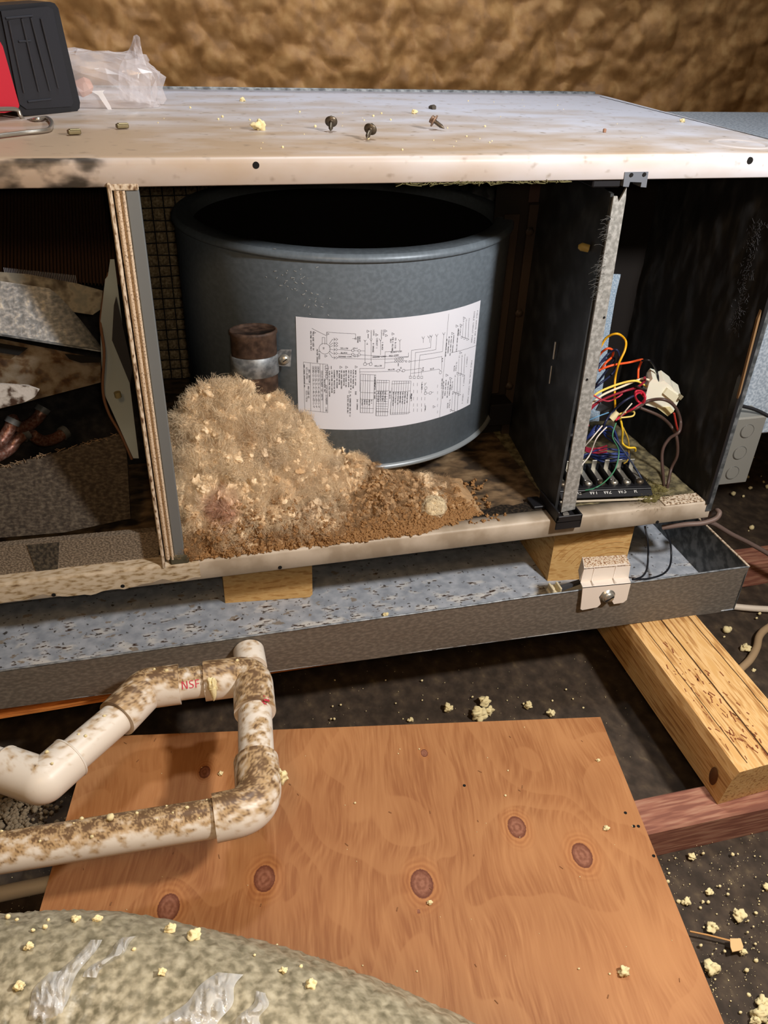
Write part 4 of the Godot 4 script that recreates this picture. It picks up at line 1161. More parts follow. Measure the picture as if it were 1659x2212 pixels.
# ---------------------------------------------------------------- timber
func lumber() -> void:
	var b := thing("wood_beam", "rough sawn yellow timber beam running out from under the pan at the right", "beam", Vector3(0.62, -0.235, 0.0))
	var st := S()
	var e := [Vector3(0.5565, -0.2345, 0.368), Vector3(0.680, -0.2345, 0.36), Vector3(0.680, -0.1615, 0.368), Vector3(0.562, -0.1615, 0.376), Vector3(0.5575, -0.178, 0.374)]
	plate(st, e, Vector3(0.012, 0, -1.1))
	part("timber", st, mt.beamwood, b)
	for i in 3:
		var cr := S(true)
		var x := 0.581 + 0.036 * i + (0.012 if i == 2 else 0.0)
		var pts := []
		for k in 30: pts.append(Vector3(x + 0.012 * k / 29.0 * 0.4 + 0.0012 * nz.get_noise_1d(k * 3.0 + i * 50), -0.1613, 0.365 - 0.36 * k / 29.0))
		tube(cr, pts, [0.0006, 0.0011, 0.0007][i] * 1.0, 5)
		part("crack", cr, M(H("4b3218"), 0.95), b)
	var fl := S()
	for i in 120:
		var z := 0.37 - absf(rng.randfn(0, 0.10)) - rng.randf() * 0.05
		if z < 0.11: continue
		var x := 0.59 + rng.randfn(0, 0.022) - (0.008 if i % 2 else -0.02)
		if x < 0.566 or x > 0.675: continue
		box(fl, Vector3(x, -0.1613, z), Vector3(rng.randf_range(0.0008, 0.0022), 0.0005, rng.randf_range(0.002, 0.011)), 0.0001, Basis(Vector3.UP, rng.randf_range(-0.5, 0.7)))
	tag(part("gouge", fl, M(H("7a4526"), 0.95), b), "brown gouges and flecks in the top face", "", "", "stuff")
	var kn := S(true)
	var kp := Vector3(0.5567, -0.205, 0.345)
	lathe(kn, kp, [[0.010, 0.0], [0.008, 0.0012], [0.0, 0.0014]], 20, Basis(Vector3.BACK, PI / 2) * Basis.from_scale(Vector3(1.6, 1, 0.8)))
	part("knot", kn, M(H("5a3718"), 0.8), b)
	var j1 := thing("floor_joist", "reddish joist under the near end of the yellow beam", "joist", Vector3(0.3, -0.29, 0.36))
	part("timber", boxes([[-1.2, 1.7, -0.295, -0.2355, 0.335, 0.387]], 0.003), mt.redwood, j1)
	var j2 := thing("floor_joist", "reddish joist showing beyond the right end of the drain pan", "joist", Vector3(0.3, -0.29, -0.13))
	part("timber", boxes([[-1.2, 1.7, -0.295, -0.2355, -0.155, -0.104]], 0.003), mt.redwood, j2)
	var p := thing("support_plank", "orange brown plank edge under the left half of the drain pan", "plank", Vector3(-0.3, -0.17, 0.04))
	var sp := S()
	plate(sp, [Vector3(-0.85, fy(-0.85) - 0.003, 0.080), Vector3(-0.85, -0.18, 0.080), onz(0, 1553, 0.079), onz(300, 1503, 0.074), onz(600, 1453, 0.066), onz(860, 1414, 0.060), Vector3(0.2, fy(0.2) - 0.003, 0.060), Vector3(0.0, fy(0.0) - 0.003, 0.068)], Vector3(0, 0, -0.10))
	part("timber", sp, mt.plank, p)

# ---------------------------------------------------------------- plywood
const PA := Vector3(0.4655, -0.222, 0.2015)
var PX := Vector3(-0.9862, 0, -0.1655)
var PZ := Vector3(-0.1655, 0, 0.9862)
func plylocal(u, v) -> Vector2:
	var p := ony(u, v, -0.222) - PA
	return Vector2(p.dot(PX), p.dot(PZ))
func plywood() -> void:
	var t := thing("plywood_sheet", "square cut sheet of orange brown plywood with round knots lying on the joists", "plywood", PA + PX * 0.37 + PZ * 0.4 + Vector3(0, -0.013, 0))
	var Lx := 0.735
	var Lz := 0.86
	var kn := []
	for q in [[572, 1897, 0.0125], [912, 1908, 0.0135], [365, 1960, 0.0125], [1117, 1786, 0.0115], [1258, 1847, 0.0125], [443, 1667, 0.0075], [917, 1626, 0.005], [905, 1968, 0.002]]:
		var l := plylocal(q[0], q[1])
		kn.append([l.x, l.y, q[2]])
	var n1 := noise_of(1.0, 121, 3)
	var n2 := noise_of(1.0, 122, 2)
	var c0 := Color(0.655, 0.46, 0.285)
	var c1 := Color(0.545, 0.345, 0.19)
	var tex := painted(880, 1024, func(px, py):
		var x: float = px / 880.0 * Lx
		var z: float = py / 1024.0 * Lz
		var w := 0.0
		var kd := 9.0
		var kr := 0.0
		var ring := 0.0
		for k in kn:
			var dx: float = x - k[0]
			var dz: float = (z - k[1]) * 0.72
			if absf(dx) > 0.12 or absf(dz) > 0.12: continue
			var d := sqrt(dx * dx + dz * dz)
			if d / k[2] < kd:
				kd = d / k[2]; kr = k[2]
			w += k[2] * 2.2 * exp(-d * d / (k[2] * k[2] * 7.0)) * (1.0 if k[2] > 0.006 else 0.5)
		# long grain streaks, and the broad faint contours of rotary veneer
		var b: float = n1.get_noise_2d(x * 2.6 + w * 4.0, z * 2.0 + w * 2.0)
		var fr := fposmod(b * 4.2 + 0.3, 1.0)
		var cth := smoothstep(0.0, 0.75, fr) * (1.0 - smoothstep(0.94, 1.0, fr))
		var sx: float = x + 0.10 * w * (1.0 if x > 0.0 else 0.0)
		var g: float = n2.get_noise_2d(sx * 330.0 + b * 9.0, z * 22.0)
		var g2: float = n2.get_noise_2d(sx * 120.0 + b * 7.0 + 9.0, z * 7.0 + 40.0)
		var g3: float = n1.get_noise_2d(x * 8.0, z * 5.0 + 80.0)
		var q := c0.lerp(c1, clampf(0.34 + 0.30 * cth + 0.34 * g2 * (0.5 + cth) + 0.30 * g * (0.4 + cth) + 0.35 * g3, 0.0, 1.0))
		var l2: float = n1.get_noise_2d(x * 2.5 + 30.0, z * 2.0)
		q = q.lerp(Color(0.73, 0.51, 0.315), clampf(l2 * 0.9, 0.0, 0.5))
		if kd < 1.0:
			var rr: float = 0.5 + 0.5 * sin(kd * 14.0 + 2.0 * n1.get_noise_2d(x * 90.0, z * 90.0))
			q = Color(0.43, 0.25, 0.165).lerp(Color(0.56, 0.37, 0.28), clampf(rr * 0.6 + 0.5 * (1.0 - kd) + 0.6 * n1.get_noise_2d(x * 160.0, z * 160.0), 0, 1))
			if kd > 0.86: q = q.lerp(Color(0.36, 0.18, 0.10), 0.7)
		elif kd < 2.3:
			var e := (2.3 - kd) / 1.3
			var rg := 0.5 + 0.5 * sin(kd * 16.0 + 4.0 * n1.get_noise_2d(x * 25.0, z * 25.0))
			q = q.lerp(Color(0.71, 0.48, 0.275).lerp(Color(0.55, 0.32, 0.16), rg), 0.5 * e)
		return q)
	var m := M(Color.WHITE, 0.6)
	m.albedo_texture = tex
	m.normal_enabled = true
	var gn := noise_of(0.03, 124, 3)
	var nm := nrm(gn, 1.2)
	m.detail_enabled = false
	var st := S()
	var K := func(a, b): return PA + PX * (Lx * a) + PZ * (Lz * b)
	for i in 8:
		for j in 8:
			for g in [[0, 0], [1, 1], [0, 1], [0, 0], [1, 0], [1, 1]]:
				var a: float = (i + g[0]) / 8.0
				var b: float = (j + g[1]) / 8.0
				st.set_uv(Vector2(a, b))
				st.add_vertex(K.call(a, b))
	m.normal_enabled = false
	part("face_veneer", st, m, t)
	var cols := ["b98450", "8d5a32", "c08c58", "865430"]
	for i in 4:
		var y := -0.0004 - 0.0032 * i
		var s := S()
		var y1 := y - 0.0032
		var P := []
		for q in [[0.0, 0.0], [1.0, 0.0], [1.0, 1.0], [0.0, 1.0]]: P.append(K.call(q[0], q[1]) + Vector3(0, y, 0))
		plate(s, P, Vector3(0, -0.0032, 0))
		part("ply_layer", s, M(H(cols[i]), 0.85), t)
	# splinters and grain chips
	var sp := S()
	for i in 44:
		var p: Vector3 = K.call(rng.randf(), rng.randf() * 0.6) + Vector3(0, 0.0004, 0)
		box(sp, p, Vector3(rng.randf_range(0.0006, 0.0014), 0.0006, rng.randf_range(0.002, 0.006)), 0.0001, Basis(Vector3.UP, rng.randf_range(-1, 1)))
	tag(part("splinter", sp, M(H("7d5433"), 0.9), t), "dark splinters on the face", "", "", "stuff")
	var nh := S(true)
	for q in [[1351, 1756], [1369, 1785], [1379, 1785], [1412, 1849], [1003, 1697]]:
		var p := ony(q[0], q[1], -0.222)
		tube(nh, [p - Vector3(0, 0.001, 0), p + Vector3(0, 0.0004, 0)], 0.0021, 10)
	part("nail_hole", nh, mt.hole, t)

# ---------------------------------------------------------------- PVC drain
func dirty(seed_: int, amount: float) -> Callable:
	var n := noise_of(85.0, 130 + seed_, 6)
	var n2 := noise_of(300.0, 140 + seed_, 3)
	var white := Color(0.68, 0.615, 0.52)
	var tan := Color(0.42, 0.28, 0.14)
	var brown := Color(0.14, 0.08, 0.04)
	return func(p: Vector3, nn: Vector3) -> Color:
		var s := nn.y * 0.75 - nn.z * 0.25 + 0.95 * n.get_noise_3d(p.x * 0.7, p.y, p.z) - (1.0 - amount)
		var c := white.lerp(tan, smoothstep(-0.15, 0.55, s))
		c = c.lerp(brown, smoothstep(0.45, 0.85, s + 0.7 * n2.get_noise_3dv(p)))
		return c
func arc_path(a: Vector3, corner: Vector3, b: Vector3, r: float, n := 14) -> Array:
	var u := (a - corner).normalized()
	var v := (b - corner).normalized()
	var o := rod(a, corner + u * r, 8)
	for i in range(1, n):
		var t := float(i) / n
		var p := corner + u * r
		var q := corner + v * r
		o.append(p.lerp(corner, t).lerp(corner.lerp(q, t), t))
	o.append_array(rod(corner + v * r, b, 8))
	return o
func hub(p: Vector3, d: Vector3, r: float, col: Callable, parent: Node, nm := "socket_rim") -> void:
	var st := S(true)
	tube(st, [p - d * 0.0015, p + d * 0.0005, p + d * 0.001], [r, r, r - 0.002], 40, col)
	part(nm, st, mt.pvc, parent)
func drain() -> void:
	var y := -0.1
	var c := thing("drain_pipe", "white PVC drain line looping out of the pan, its top caked with brown dust", "pipe", Vector3(-0.1, -0.1, 0.2))
	var r := 0.0212
	var R := 0.0262
	var T := Vector3(-0.032, y, 0.132)
	var A := func(x, z): return Vector3(x, y, z)
	var mk := func(called: String, pts: Array, rad: float, sd: int, am: float):
		var st := S(true)
		var fine := []
		for i in pts.size() - 1:
			fine.append(pts[i])
			fine.append(pts[i].lerp(pts[i + 1], 0.5))
		fine.append(pts[-1])
		tube(st, fine, rad, 84, dirty(sd, am))
		return part(called, st, mt.pvc, c)
	mk.call("pipe", rod(A.call(-0.032, 0.0855), A.call(-0.032, 0.12), 10), r, 1, 0.25)
	var tl: Vector3 = A.call(-0.0945, 0.130)
	mk.call("elbow", arc_path(tl, T, A.call(-0.036, 0.198), 0.022), R, 2, 0.95)
	mk.call("pipe", rod(A.call(-0.093, 0.130), A.call(-0.13, 0.1285), 16), r, 3, 0.75)
	mk.call("elbow", arc_path(A.call(-0.126, 0.1285), A.call(-0.168, 0.1275), A.call(-0.2035, 0.172), 0.005), R, 4, 0.95)
	mk.call("pipe", rod(A.call(-0.20, 0.168), A.call(-0.262, 0.231), 26), r, 5, 0.35)
	mk.call("elbow", arc_path(A.call(-0.254, 0.222), A.call(-0.2825, 0.2515), A.call(-0.328, 0.222), 0.004), R, 6, 0.25)
	mk.call("pipe", rod(A.call(-0.325, 0.224), A.call(-0.42, 0.164), 20), r, 7, 0.3)
	var E := Vector3(-0.047, y, 0.341)
	mk.call("pipe", rod(A.call(-0.036, 0.195), A.call(-0.044, 0.285), 30), r, 8, 0.55)
	mk.call("elbow", arc_path(A.call(-0.0435, 0.274), E, A.call(-0.097, 0.3425), 0.030), R, 9, 0.95)
	mk.call("pipe", rod(A.call(-0.094, 0.3425), A.call(-0.50, 0.330), 200), r, 10, 0.95)
	hub(A.call(-0.2545, 0.2225), Vector3(0.69, 0, -0.72), R + 0.0006, dirty(11, 0.1), c)
	hub(A.call(-0.328, 0.222), Vector3(-0.84, 0, -0.54), R + 0.0004, dirty(12, 0.3), c)
	# red primer marks and print
	var red := M(H("c23a4e"), 0.6)
	var fnt := SystemFont.new()
	fnt.font_names = PackedStringArray(["Droid Sans"])
	var tm := TextMesh.new()
	tm.text = "NSF"; tm.font = fnt; tm.font_size = 32; tm.pixel_size = 0.00042; tm.depth = 0.0003
	var nd := Vector3(0.0, 0.62, 0.78).normalized()
	var bx := Vector3(1, 0, 0.02).normalized()
	var mi := MeshInstance3D.new()
	mi.mesh = tm; mi.material_override = red; mi.name = "print"
	c.add_child(mi, true)
	mi.transform = Transform3D(Basis(bx, nd.cross(bx), nd), A.call(-0.112, 0.1294) + nd * (r + 0.0002) - c.position)
	var sm := S()
	for i in 16:
		var an := rng.randf_range(0.75, 1.25)
		var n := Vector3(sin(an) * 0.55 + 0.15, cos(an - 0.4), 0.0).normalized()
		box(sm, A.call(-0.0365, 0.1945 + rng.randf_range(0, 0.009)) + n * (R + 0.0002 if i < 0 else r + 0.0052 * 0.02) + n * 0.0050 * float(i % 2), Vector3(0.003, 0.0006, 0.002), 0.0001, Basis(Vector3.BACK, -an))
	part("primer_smear", sm, red, c)
	# spray foam drips on the pipe
	for q in [["hanging cream foam drip on the upper elbow socket", 458, 1480, 0.154, Vector3(0.006, 0.011, 0.006), 3], ["flat cream foam splash on the outer bend of the lower elbow", 592, 1683, 0.30, Vector3(0.012, 0.005, 0.010), 5], ["rough cream foam smear on the lower elbow socket", 515, 1742, 0.345, Vector3(0.014, 0.004, 0.007), 8]]:
		var f := thing("foam_drip", q[0], "foam")
		var st := S(true)
		var p := onz(q[1], q[2], q[3])
		st.append_from(blob_mesh(q[5], 0.5, 3, q[4]), 0, Transform3D(Basis(Vector3.UP, 0.5), p))
		if q[5] == 3: tube(st, smooth([p + Vector3(0, -0.002, 0.003), p + Vector3(0.001, -0.012, 0.006), p + Vector3(0.0, -0.021, 0.007)], 4), [0.005, 0.0048, 0.0045, 0.004, 0.0036, 0.003, 0.0022, 0.0016, 0.0008], 8)
		if q[5] == 5: st.append_from(blob_mesh(6, 0.5, 3, Vector3(0.006, 0.008, 0.005)), 0, Transform3D(Basis(), p + Vector3(0.009, 0.002, 0.002)))
		part("foam", st, mt.crumb, f)
	# thin conduit lower left
	var k := thing("conduit", "thin off-white conduit low at the left edge beside the plywood", "conduit", Vector3(-0.35, -0.28, 0.265))
	var ks := S(true)
	tube(ks, rod(Vector3(-0.75, -0.272, 0.270), Vector3(-0.300, -0.272, 0.2625), 10), 0.0098, 16)
	part("tube", ks, M(H("b9b1a2"), 0.5), k)

# ---------------------------------------------------------------- foreground duct
func duct_front() -> void:
	var c := thing("flexible_duct", "plastic wrapped round insulated duct in the lower left foreground", "duct", Vector3(-0.2, -0.22, 0.65))
	var r := 0.15
	var px := [[-500, 2060], [-250, 2005], [0, 1985], [150, 1982], [300, 1997], [450, 2030], [600, 2068], [750, 2120], [900, 2185], [1050, 2262], [1200, 2355]]
	var q := []
	for p in px: q.append(ony(p[0], p[1], 0.036))
	var ax := []
	for i in q.size():
		var t: Vector3 = (q[mini(i + 1, q.size() - 1)] - q[maxi(i - 1, 0)]).normalized()
		var n := Vector3(-t.z, 0, t.x).normalized()
		if n.dot(CAM - q[i]) < 0.0: n = -n
		ax.append(q[i] + n * 0.106 + Vector3(0, -0.106, 0))
	ax = smooth(ax, 14)
	var wr := noise_of(16.0, 151, 3)
	var st := S(true)
	var P := []
	var N := ax.size()
	for i in N:
		var t: Vector3 = (ax[mini(i + 1, N - 1)] - ax[maxi(i - 1, 0)]).normalized()
		var sd := t.cross(Vector3.UP).normalized()
		var row := []
		for k in 145:
			var a := TAU * k / 144.0
			var d := Vector3.UP * cos(a) + sd * sin(a)
			var w: Vector3 = ax[i] + d * r
			# shallow diagonal creases of the tight film
			var cr: float = wr.get_noise_2d((w.x * 1.9 + w.z * 0.9 + w.y * 0.6) * 3.4, (w.z - w.x * 0.5) * 0.45)
			row.append(ax[i] + d * (r + 0.0011 * (1.0 - 4.0 * absf(cr)) + 0.0018 * wr.get_noise_3dv(w * 0.5)))
		P.append(row)
	for i in N - 1:
		for k in 144:
			for g in [[0, 0], [0, 1], [1, 1], [0, 0], [1, 1], [1, 0]]:
				st.add_vertex(P[i + g[0]][k + g[1]])
	var m := surf(["645e4a", "857d67", "a1987f", "b3aa92"], [0.25, 0.45, 0.62, 0.85], 0.06, Vector3.ONE * 2.9, 0.33, 0.0, 0.5, 153, 5)
	part("wrapped_sleeve", st, m, c)
	# puckered clear film over it
	var film := M(Color(0.93, 0.93, 0.92, 0.36), 0.14)
	film.transparency = BaseMaterial3D.TRANSPARENCY_ALPHA
	film.metallic_specular = 0.8
	var cn := noise_of(0.016, 155, 2)
	for f in [[[190, 2030], [215, 2030], [40, 2215], [110, 2215], 1], [[100, 2100], [140, 2095], [30, 2225], [125, 2225], 2], [[470, 2100], [525, 2105], [330, 2225], [470, 2225], 3], [[270, 2025], [300, 2022], [175, 2110], [205, 2112], 4], [[560, 2140], [580, 2145], [500, 2225], [560, 2225], 5]]:
		var fs := S(true)
		grid(fs, 20, 40, func(u, v):
			var t0 := Vector2(f[0][0], f[0][1]).lerp(Vector2(f[2][0], f[2][1]), v)
			var t1 := Vector2(f[1][0], f[1][1]).lerp(Vector2(f[3][0], f[3][1]), v)
			var g := t0.lerp(t1, u) + Vector2(7.0 * sin(v * 9.0 + f[4]), 0)
			var e: float = sin(PI * u) * (0.35 + sin(PI * v))
			var p := on_sleeve(g.x, g.y, 0.1515)
			var q2 := on_sleeve(g.x, g.y, 0.160)
			return p.lerp(q2, clampf(e * (0.35 + 1.5 * absf(cn.get_noise_2d(g.x * 2.0, g.y * 0.7))), 0.0, 1.0)))
		part("loose_film", fs, film, c)
func on_sleeve(u: float, v: float, r: float) -> Vector3:
	var d := ray(u, v)
	var t := 0.25
	for k in 60:
		var e := duct_dist(CAM + d * t) - r
		if e < 0.0002: break
		t += e * 0.9
		if t > 1.6: break
	return CAM + d * t

# ---------------------------------------------------------------- right of the cabinet
func outside_right() -> void:
	var d := thing("supply_duct", "bluish galvanised sheet metal duct joined to the right end of the cabinet", "duct", Vector3(1.0, 0.0, -0.3))
	part("casing", boxes([[0.737, 1.45, 0.06, 0.498, -0.55, -0.09]], 0.004), surf(["8d99a6", "9eabb8", "b2bdc8"], [0.3, 0.5, 0.7], 0.06, Vector3.ONE * 5.0, 0.4, 0.1, 0.5, 161, 4), d)
	part("seam", boxes([[0.7265, 0.737, 0.06, 0.502, -0.55, -0.085]], 0.001), mt.dark_in, d)
	var b := thing("electrical_box", "grey electrical box with round knockouts beside the cabinet end", "electrical box", Vector3(0.775, -0.006, -0.1))
	part("box", boxes([[0.7255, 0.822, -0.007, 0.118, -0.16, -0.05]], 0.0025), M(H("85857f"), 0.45, 0.3), b)
	for p in [[1614, 931], [1598, 978], [1582, 1021]]:
		var q := onz(p[0], p[1], -0.0495)
		var st := S(true)
		lathe(st, q, [[0.0122, -0.0002], [0.0122, 0.0006], [0.0112, 0.0006], [0.0112, -0.0002]], 28, Basis(Vector3.RIGHT, PI / 2))
		var kd := part("knockout", st, M(H("5f5f5b"), 0.5, 0.3), b)
		var s2 := S()
		lathe(s2, q, [[0.0112, 0.0], [0.0108, 0.0009], [0.0, 0.0009]], 28, Basis(Vector3.RIGHT, PI / 2))
		part("disc", s2, M(H("85857f"), 0.45, 0.3), kd)
	var cd := thing("black_cable", "black cable lying over the top of the electrical box", "cable")
	var cs := S(true)
	tube(cs, smooth([Vector3(0.735, 0.15, -0.07), Vector3(0.77, 0.135, -0.065), Vector3(0.81, 0.123, -0.055), Vector3(0.87, 0.09, -0.03), Vector3(0.95, 0.02, 0.0), Vector3(1.05, -0.2, 0.0), Vector3(1.15, -0.285, -0.03), Vector3(2.1, -0.285, -0.08)], 8), 0.003, 8)
	part("jacket", cs, mt.black, cd)
	var g := thing("grey_cable", "grey brown cable looping out under the cabinet corner towards the right edge", "cable")
	var gs := S(true)
	tube(gs, smooth([onz(1430, 1140, -0.02), onz(1480, 1133, -0.005), onz(1518, 1130, 0.003), onz(1545, 1121, 0.006), onz(1554, 1109, 0.003), onz(1549, 1103, -0.006), onz(1540, 1108, -0.02), onz(1520, 1122, -0.03), onz(1545, 1133, -0.04), onz(1580, 1154, -0.05), onz(1620, 1174, -0.06), onz(1662, 1198, -0.06), onz(1760, 1260, -0.06), Vector3(1.05, -0.27, -0.05), Vector3(1.4, -0.286, 0.0), Vector3(2.1, -0.286, 0.1)], 8), 0.0042, 10)
	part("jacket", gs, M(H("6b5a53"), 0.5), g)
	var w := thing("white_cable", "white cable on the dark floor beyond the pan corner", "cable")
	var ws := S(true)
	tube(ws, smooth([ony(1480, 1290, -0.284), ony(1550, 1305, -0.284), ony(1600, 1312, -0.284), ony(1659, 1316, -0.284), ony(1760, 1318, -0.284), Vector3(1.4, -0.284, 0.1), Vector3(2.1, -0.284, 0.18)], 8), 0.0062, 10)
	part("jacket", ws, M(H("cbbfae"), 0.5), w)
	var t := thing("tan_cable", "tan cable curving over the floor to the side of the yellow beam", "cable")
	var ts := S(true)
	tube(ts, smooth([Vector3(2.1, -0.283, 0.06), Vector3(1.4, -0.283, 0.02), ony(1760, 1324, -0.283), ony(1690, 1342, -0.283), ony(1656, 1358, -0.283), ony(1640, 1375, -0.283), ony(1634, 1400, -0.283), ony(1620, 1425, -0.283), ony(1598, 1446, -0.283), ony(1560, 1480, -0.285)], 8), 0.0068, 10)
	part("jacket", ts, M(H("a08767"), 0.6), t)

# ---------------------------------------------------------------- the pulled-out insulation
var RIDGE := [-0.118, 0.125, -0.10, 0.150, -0.08, 0.178, -0.062, 0.198, -0.03, 0.204, 0.0, 0.203, 0.03, 0.192, 0.05, 0.172, 0.075, 0.146, 0.10, 0.118, 0.128, 0.092, 0.16, 0.080, 0.195, 0.060, 0.23, 0.040, 0.265, 0.030, 0.30, 0.024, 0.325, 0.012, 0.345, 0.0]
func ridge(x: float) -> float:
	for i in range(0, RIDGE.size() - 2, 2):
		if x <= RIDGE[i + 2]:
			return lerpf(RIDGE[i + 1], RIDGE[i + 3], clampf((x - RIDGE[i]) / (RIDGE[i + 2] - RIDGE[i]), 0.0, 1.0))
	return 0.0
func foot(x: float) -> float: return -0.004 - 0.03 * smoothstep(0.22, 0.34, x)
func heap_at(x: float, s: float) -> Vector3:      # s 0 at the foot, 1 at the ridge, 1.5 behind
	var zf := foot(x)
	var zr := -0.125 + 0.02 * smoothstep(0.15, 0.3, x)
	var z := lerpf(zf, zr, s)
	var f := pow(clampf(s, 0.0, 1.0), 0.85)
	if s > 1.0: f = 1.0 - 1.3 * (s - 1.0)
	return Vector3(x, ridge(x) * f, z)
func heap() -> void:
	var h := thing("insulation_pile", "fluffy tan heap of pulled out fibreglass insulation against the blower drum", "insulation pile", Vector3(0.05, 0.0, -0.07))
	var n1 := noise_of(22.0, 171, 3)
	var n2 := noise_of(70.0, 172, 4)
	var n3 := noise_of(9.0, 173, 3)
	var puff := noise_of(58.0, 176, 2)
	var n5 := noise_of(210.0, 177, 2)
	var off := func(p: Vector3) -> Vector3:
		var k := clampf(p.y / 0.03, 0.15, 1.0)
		var q := p + Vector3(0.25 * n1.get_noise_3d(p.y, p.z, p.x), 0.5 * n1.get_noise_3dv(p), 0.8 * n1.get_noise_3d(p.z, p.x, p.y)) * 0.030 * k
		var b: float = (0.55 - absf(puff.get_noise_3dv(p)) * 2.2) * 0.010 + n2.get_noise_3dv(p) * 0.005 + n5.get_noise_3dv(p) * 0.0028
		return q + Vector3(0.1, 0.45, 0.85) * b * k
	var cream := Color(0.88, 0.71, 0.48)
	var tan := Color(0.58, 0.38, 0.20)
	var brown := Color(0.34, 0.20, 0.09)
	var grey := Color(0.55, 0.43, 0.30)
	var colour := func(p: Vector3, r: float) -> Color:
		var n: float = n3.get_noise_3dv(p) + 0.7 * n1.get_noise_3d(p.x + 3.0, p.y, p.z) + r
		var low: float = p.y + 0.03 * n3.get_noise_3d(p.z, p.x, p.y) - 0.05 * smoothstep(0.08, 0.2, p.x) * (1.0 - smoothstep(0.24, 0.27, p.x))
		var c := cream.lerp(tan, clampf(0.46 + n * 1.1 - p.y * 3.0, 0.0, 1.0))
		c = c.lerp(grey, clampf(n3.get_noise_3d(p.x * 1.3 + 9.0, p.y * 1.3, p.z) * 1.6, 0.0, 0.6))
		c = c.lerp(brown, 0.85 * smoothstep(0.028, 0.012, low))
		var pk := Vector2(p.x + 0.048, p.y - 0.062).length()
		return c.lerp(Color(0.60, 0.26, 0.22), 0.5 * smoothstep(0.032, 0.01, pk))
	var st := S(true)
	grid(st, 380, 190, func(u, v):
		var x = -0.118 + 0.463 * u
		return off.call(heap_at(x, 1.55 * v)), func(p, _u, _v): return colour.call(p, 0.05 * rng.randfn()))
	part("matted_core", st, mt.fluff, h)
	# curled fibre tufts
	var meshes := []
	for k in 3:
		var ts := S(true)
		var lr := RandomNumberGenerator.new()
		lr.seed = 40 + k
		for i in 30:
			var a := lr.randf() * TAU
			var d := Vector3(0.75 + 0.35 * lr.randfn(), 0.22 + 0.22 * lr.randfn(), 0.30 * lr.randfn())
			var sd := Vector3(lr.randfn(), lr.randfn(), lr.randfn()) * 0.34
			var o := Vector3(lr.randfn() * 0.5, lr.randfn() * 0.12, lr.randfn() * 0.42)
			var ps := smooth([o, o + d * 0.45 + sd * 0.7, o + d * 0.9 + sd * 0.3, o + d * 1.1 - sd * 0.5], 2)
			tube(ts, ps, [0.013, 0.016, 0.016, 0.014, 0.012, 0.008, 0.003], 3, null, false)
		ts.generate_normals()
		meshes.append(ts.commit())
	for k in 3:
		var mm := MultiMesh.new()
		mm.transform_format = MultiMesh.TRANSFORM_3D
		mm.use_colors = true
		mm.mesh = meshes[k]
		mm.instance_count = 6500
		for i in 6500:
			var x := -0.116 + 0.43 * pow(rng.randf(), 1.25)
			var s := 1.25 * pow(rng.randf(), 0.8)
			var p: Vector3 = off.call(heap_at(x, s))
			if p.y < 0.012 or (x > 0.17 and rng.randf() < 0.6):
				p = off.call(heap_at(rng.randf_range(-0.11, 0.12), rng.randf_range(0.3, 1.2)))
			var nn := Vector3(rng.randfn() * 0.7, 0.75 + rng.randfn() * 0.4, 0.7 + rng.randfn() * 0.5).normalized()
			var fl := Vector3(n1.get_noise_3d(p.x * 1.3, p.y, p.z + 5.0), n1.get_noise_3d(p.x, p.y * 1.3 + 7.0, p.z), n1.get_noise_3d(p.x + 3.0, p.y, p.z * 1.3)) * 3.0
			var t := nn.cross(fl + Vector3(rng.randfn(), rng.randfn(), rng.randfn()) * 0.45).normalized()
			var sz := rng.randf_range(0.004, 0.0095) * (1.15 if p.y > 0.1 else 1.0)
			if x > 0.13: sz *= 0.7
			mm.set_instance_transform(i, Transform3D(Basis(t, nn, t.cross(nn)).scaled(Vector3.ONE * sz), p - nn * 0.002))
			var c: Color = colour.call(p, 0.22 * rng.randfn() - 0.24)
			mm.set_instance_color(i, c)
		var mi := MultiMeshInstance3D.new()
		mi.multimesh = mm
		mi.material_override = mt.fluff
		mi.name = "fibre_tuft"
		h.add_child(mi, true)
		mi.position = -h.position
		tag(mi, "curled pale fibres", "", "", "stuff")
	# small cottony puffs
	for k in 4:
		var mm := MultiMesh.new()
		mm.transform_format = MultiMesh.TRANSFORM_3D
		mm.use_colors = true
		mm.mesh = blob_mesh(90 + k, 0.42, 3)
		mm.instance_count = 330
		for i in 330:
			var x := -0.112 + 0.40 * pow(rng.randf(), 1.3)
			var p: Vector3 = off.call(heap_at(x, rng.randf_range(0.12, 1.2)))
			if p.y < 0.02: p = off.call(heap_at(rng.randf_range(-0.11, 0.12), rng.randf_range(0.4, 1.1)))
			var sz := rng.randf_range(0.0028, 0.0068) * (1.0 if x < 0.13 else 0.7)
			mm.set_instance_transform(i, Transform3D(Basis.from_euler(Vector3(rng.randf() * 6, rng.randf() * 6, rng.randf() * 6)) * Basis.from_scale(Vector3(1.4, 0.8, 1.0) * sz), p - Vector3(0, 0.2, 0.5) * sz))
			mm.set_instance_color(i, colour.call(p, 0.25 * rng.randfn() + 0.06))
		var mi := MultiMeshInstance3D.new()
		mi.multimesh = mm
		mi.material_override = mt.fluff
		mi.name = "fibre_puff"
		h.add_child(mi, true)
		mi.position = -h.position
		tag(mi, "cottony puffs of fibre", "", "", "stuff")
	# brown crumbs at its foot
	var cm := surf(["6b4a2b", "8d6840", "b08a5c"], [0.3, 0.5, 0.75], 0.05, Vector3.ONE * 30.0, 0.95, 0.0, 0.0, 175, 3)
	cm.albedo_color = Color(1, 1, 1)
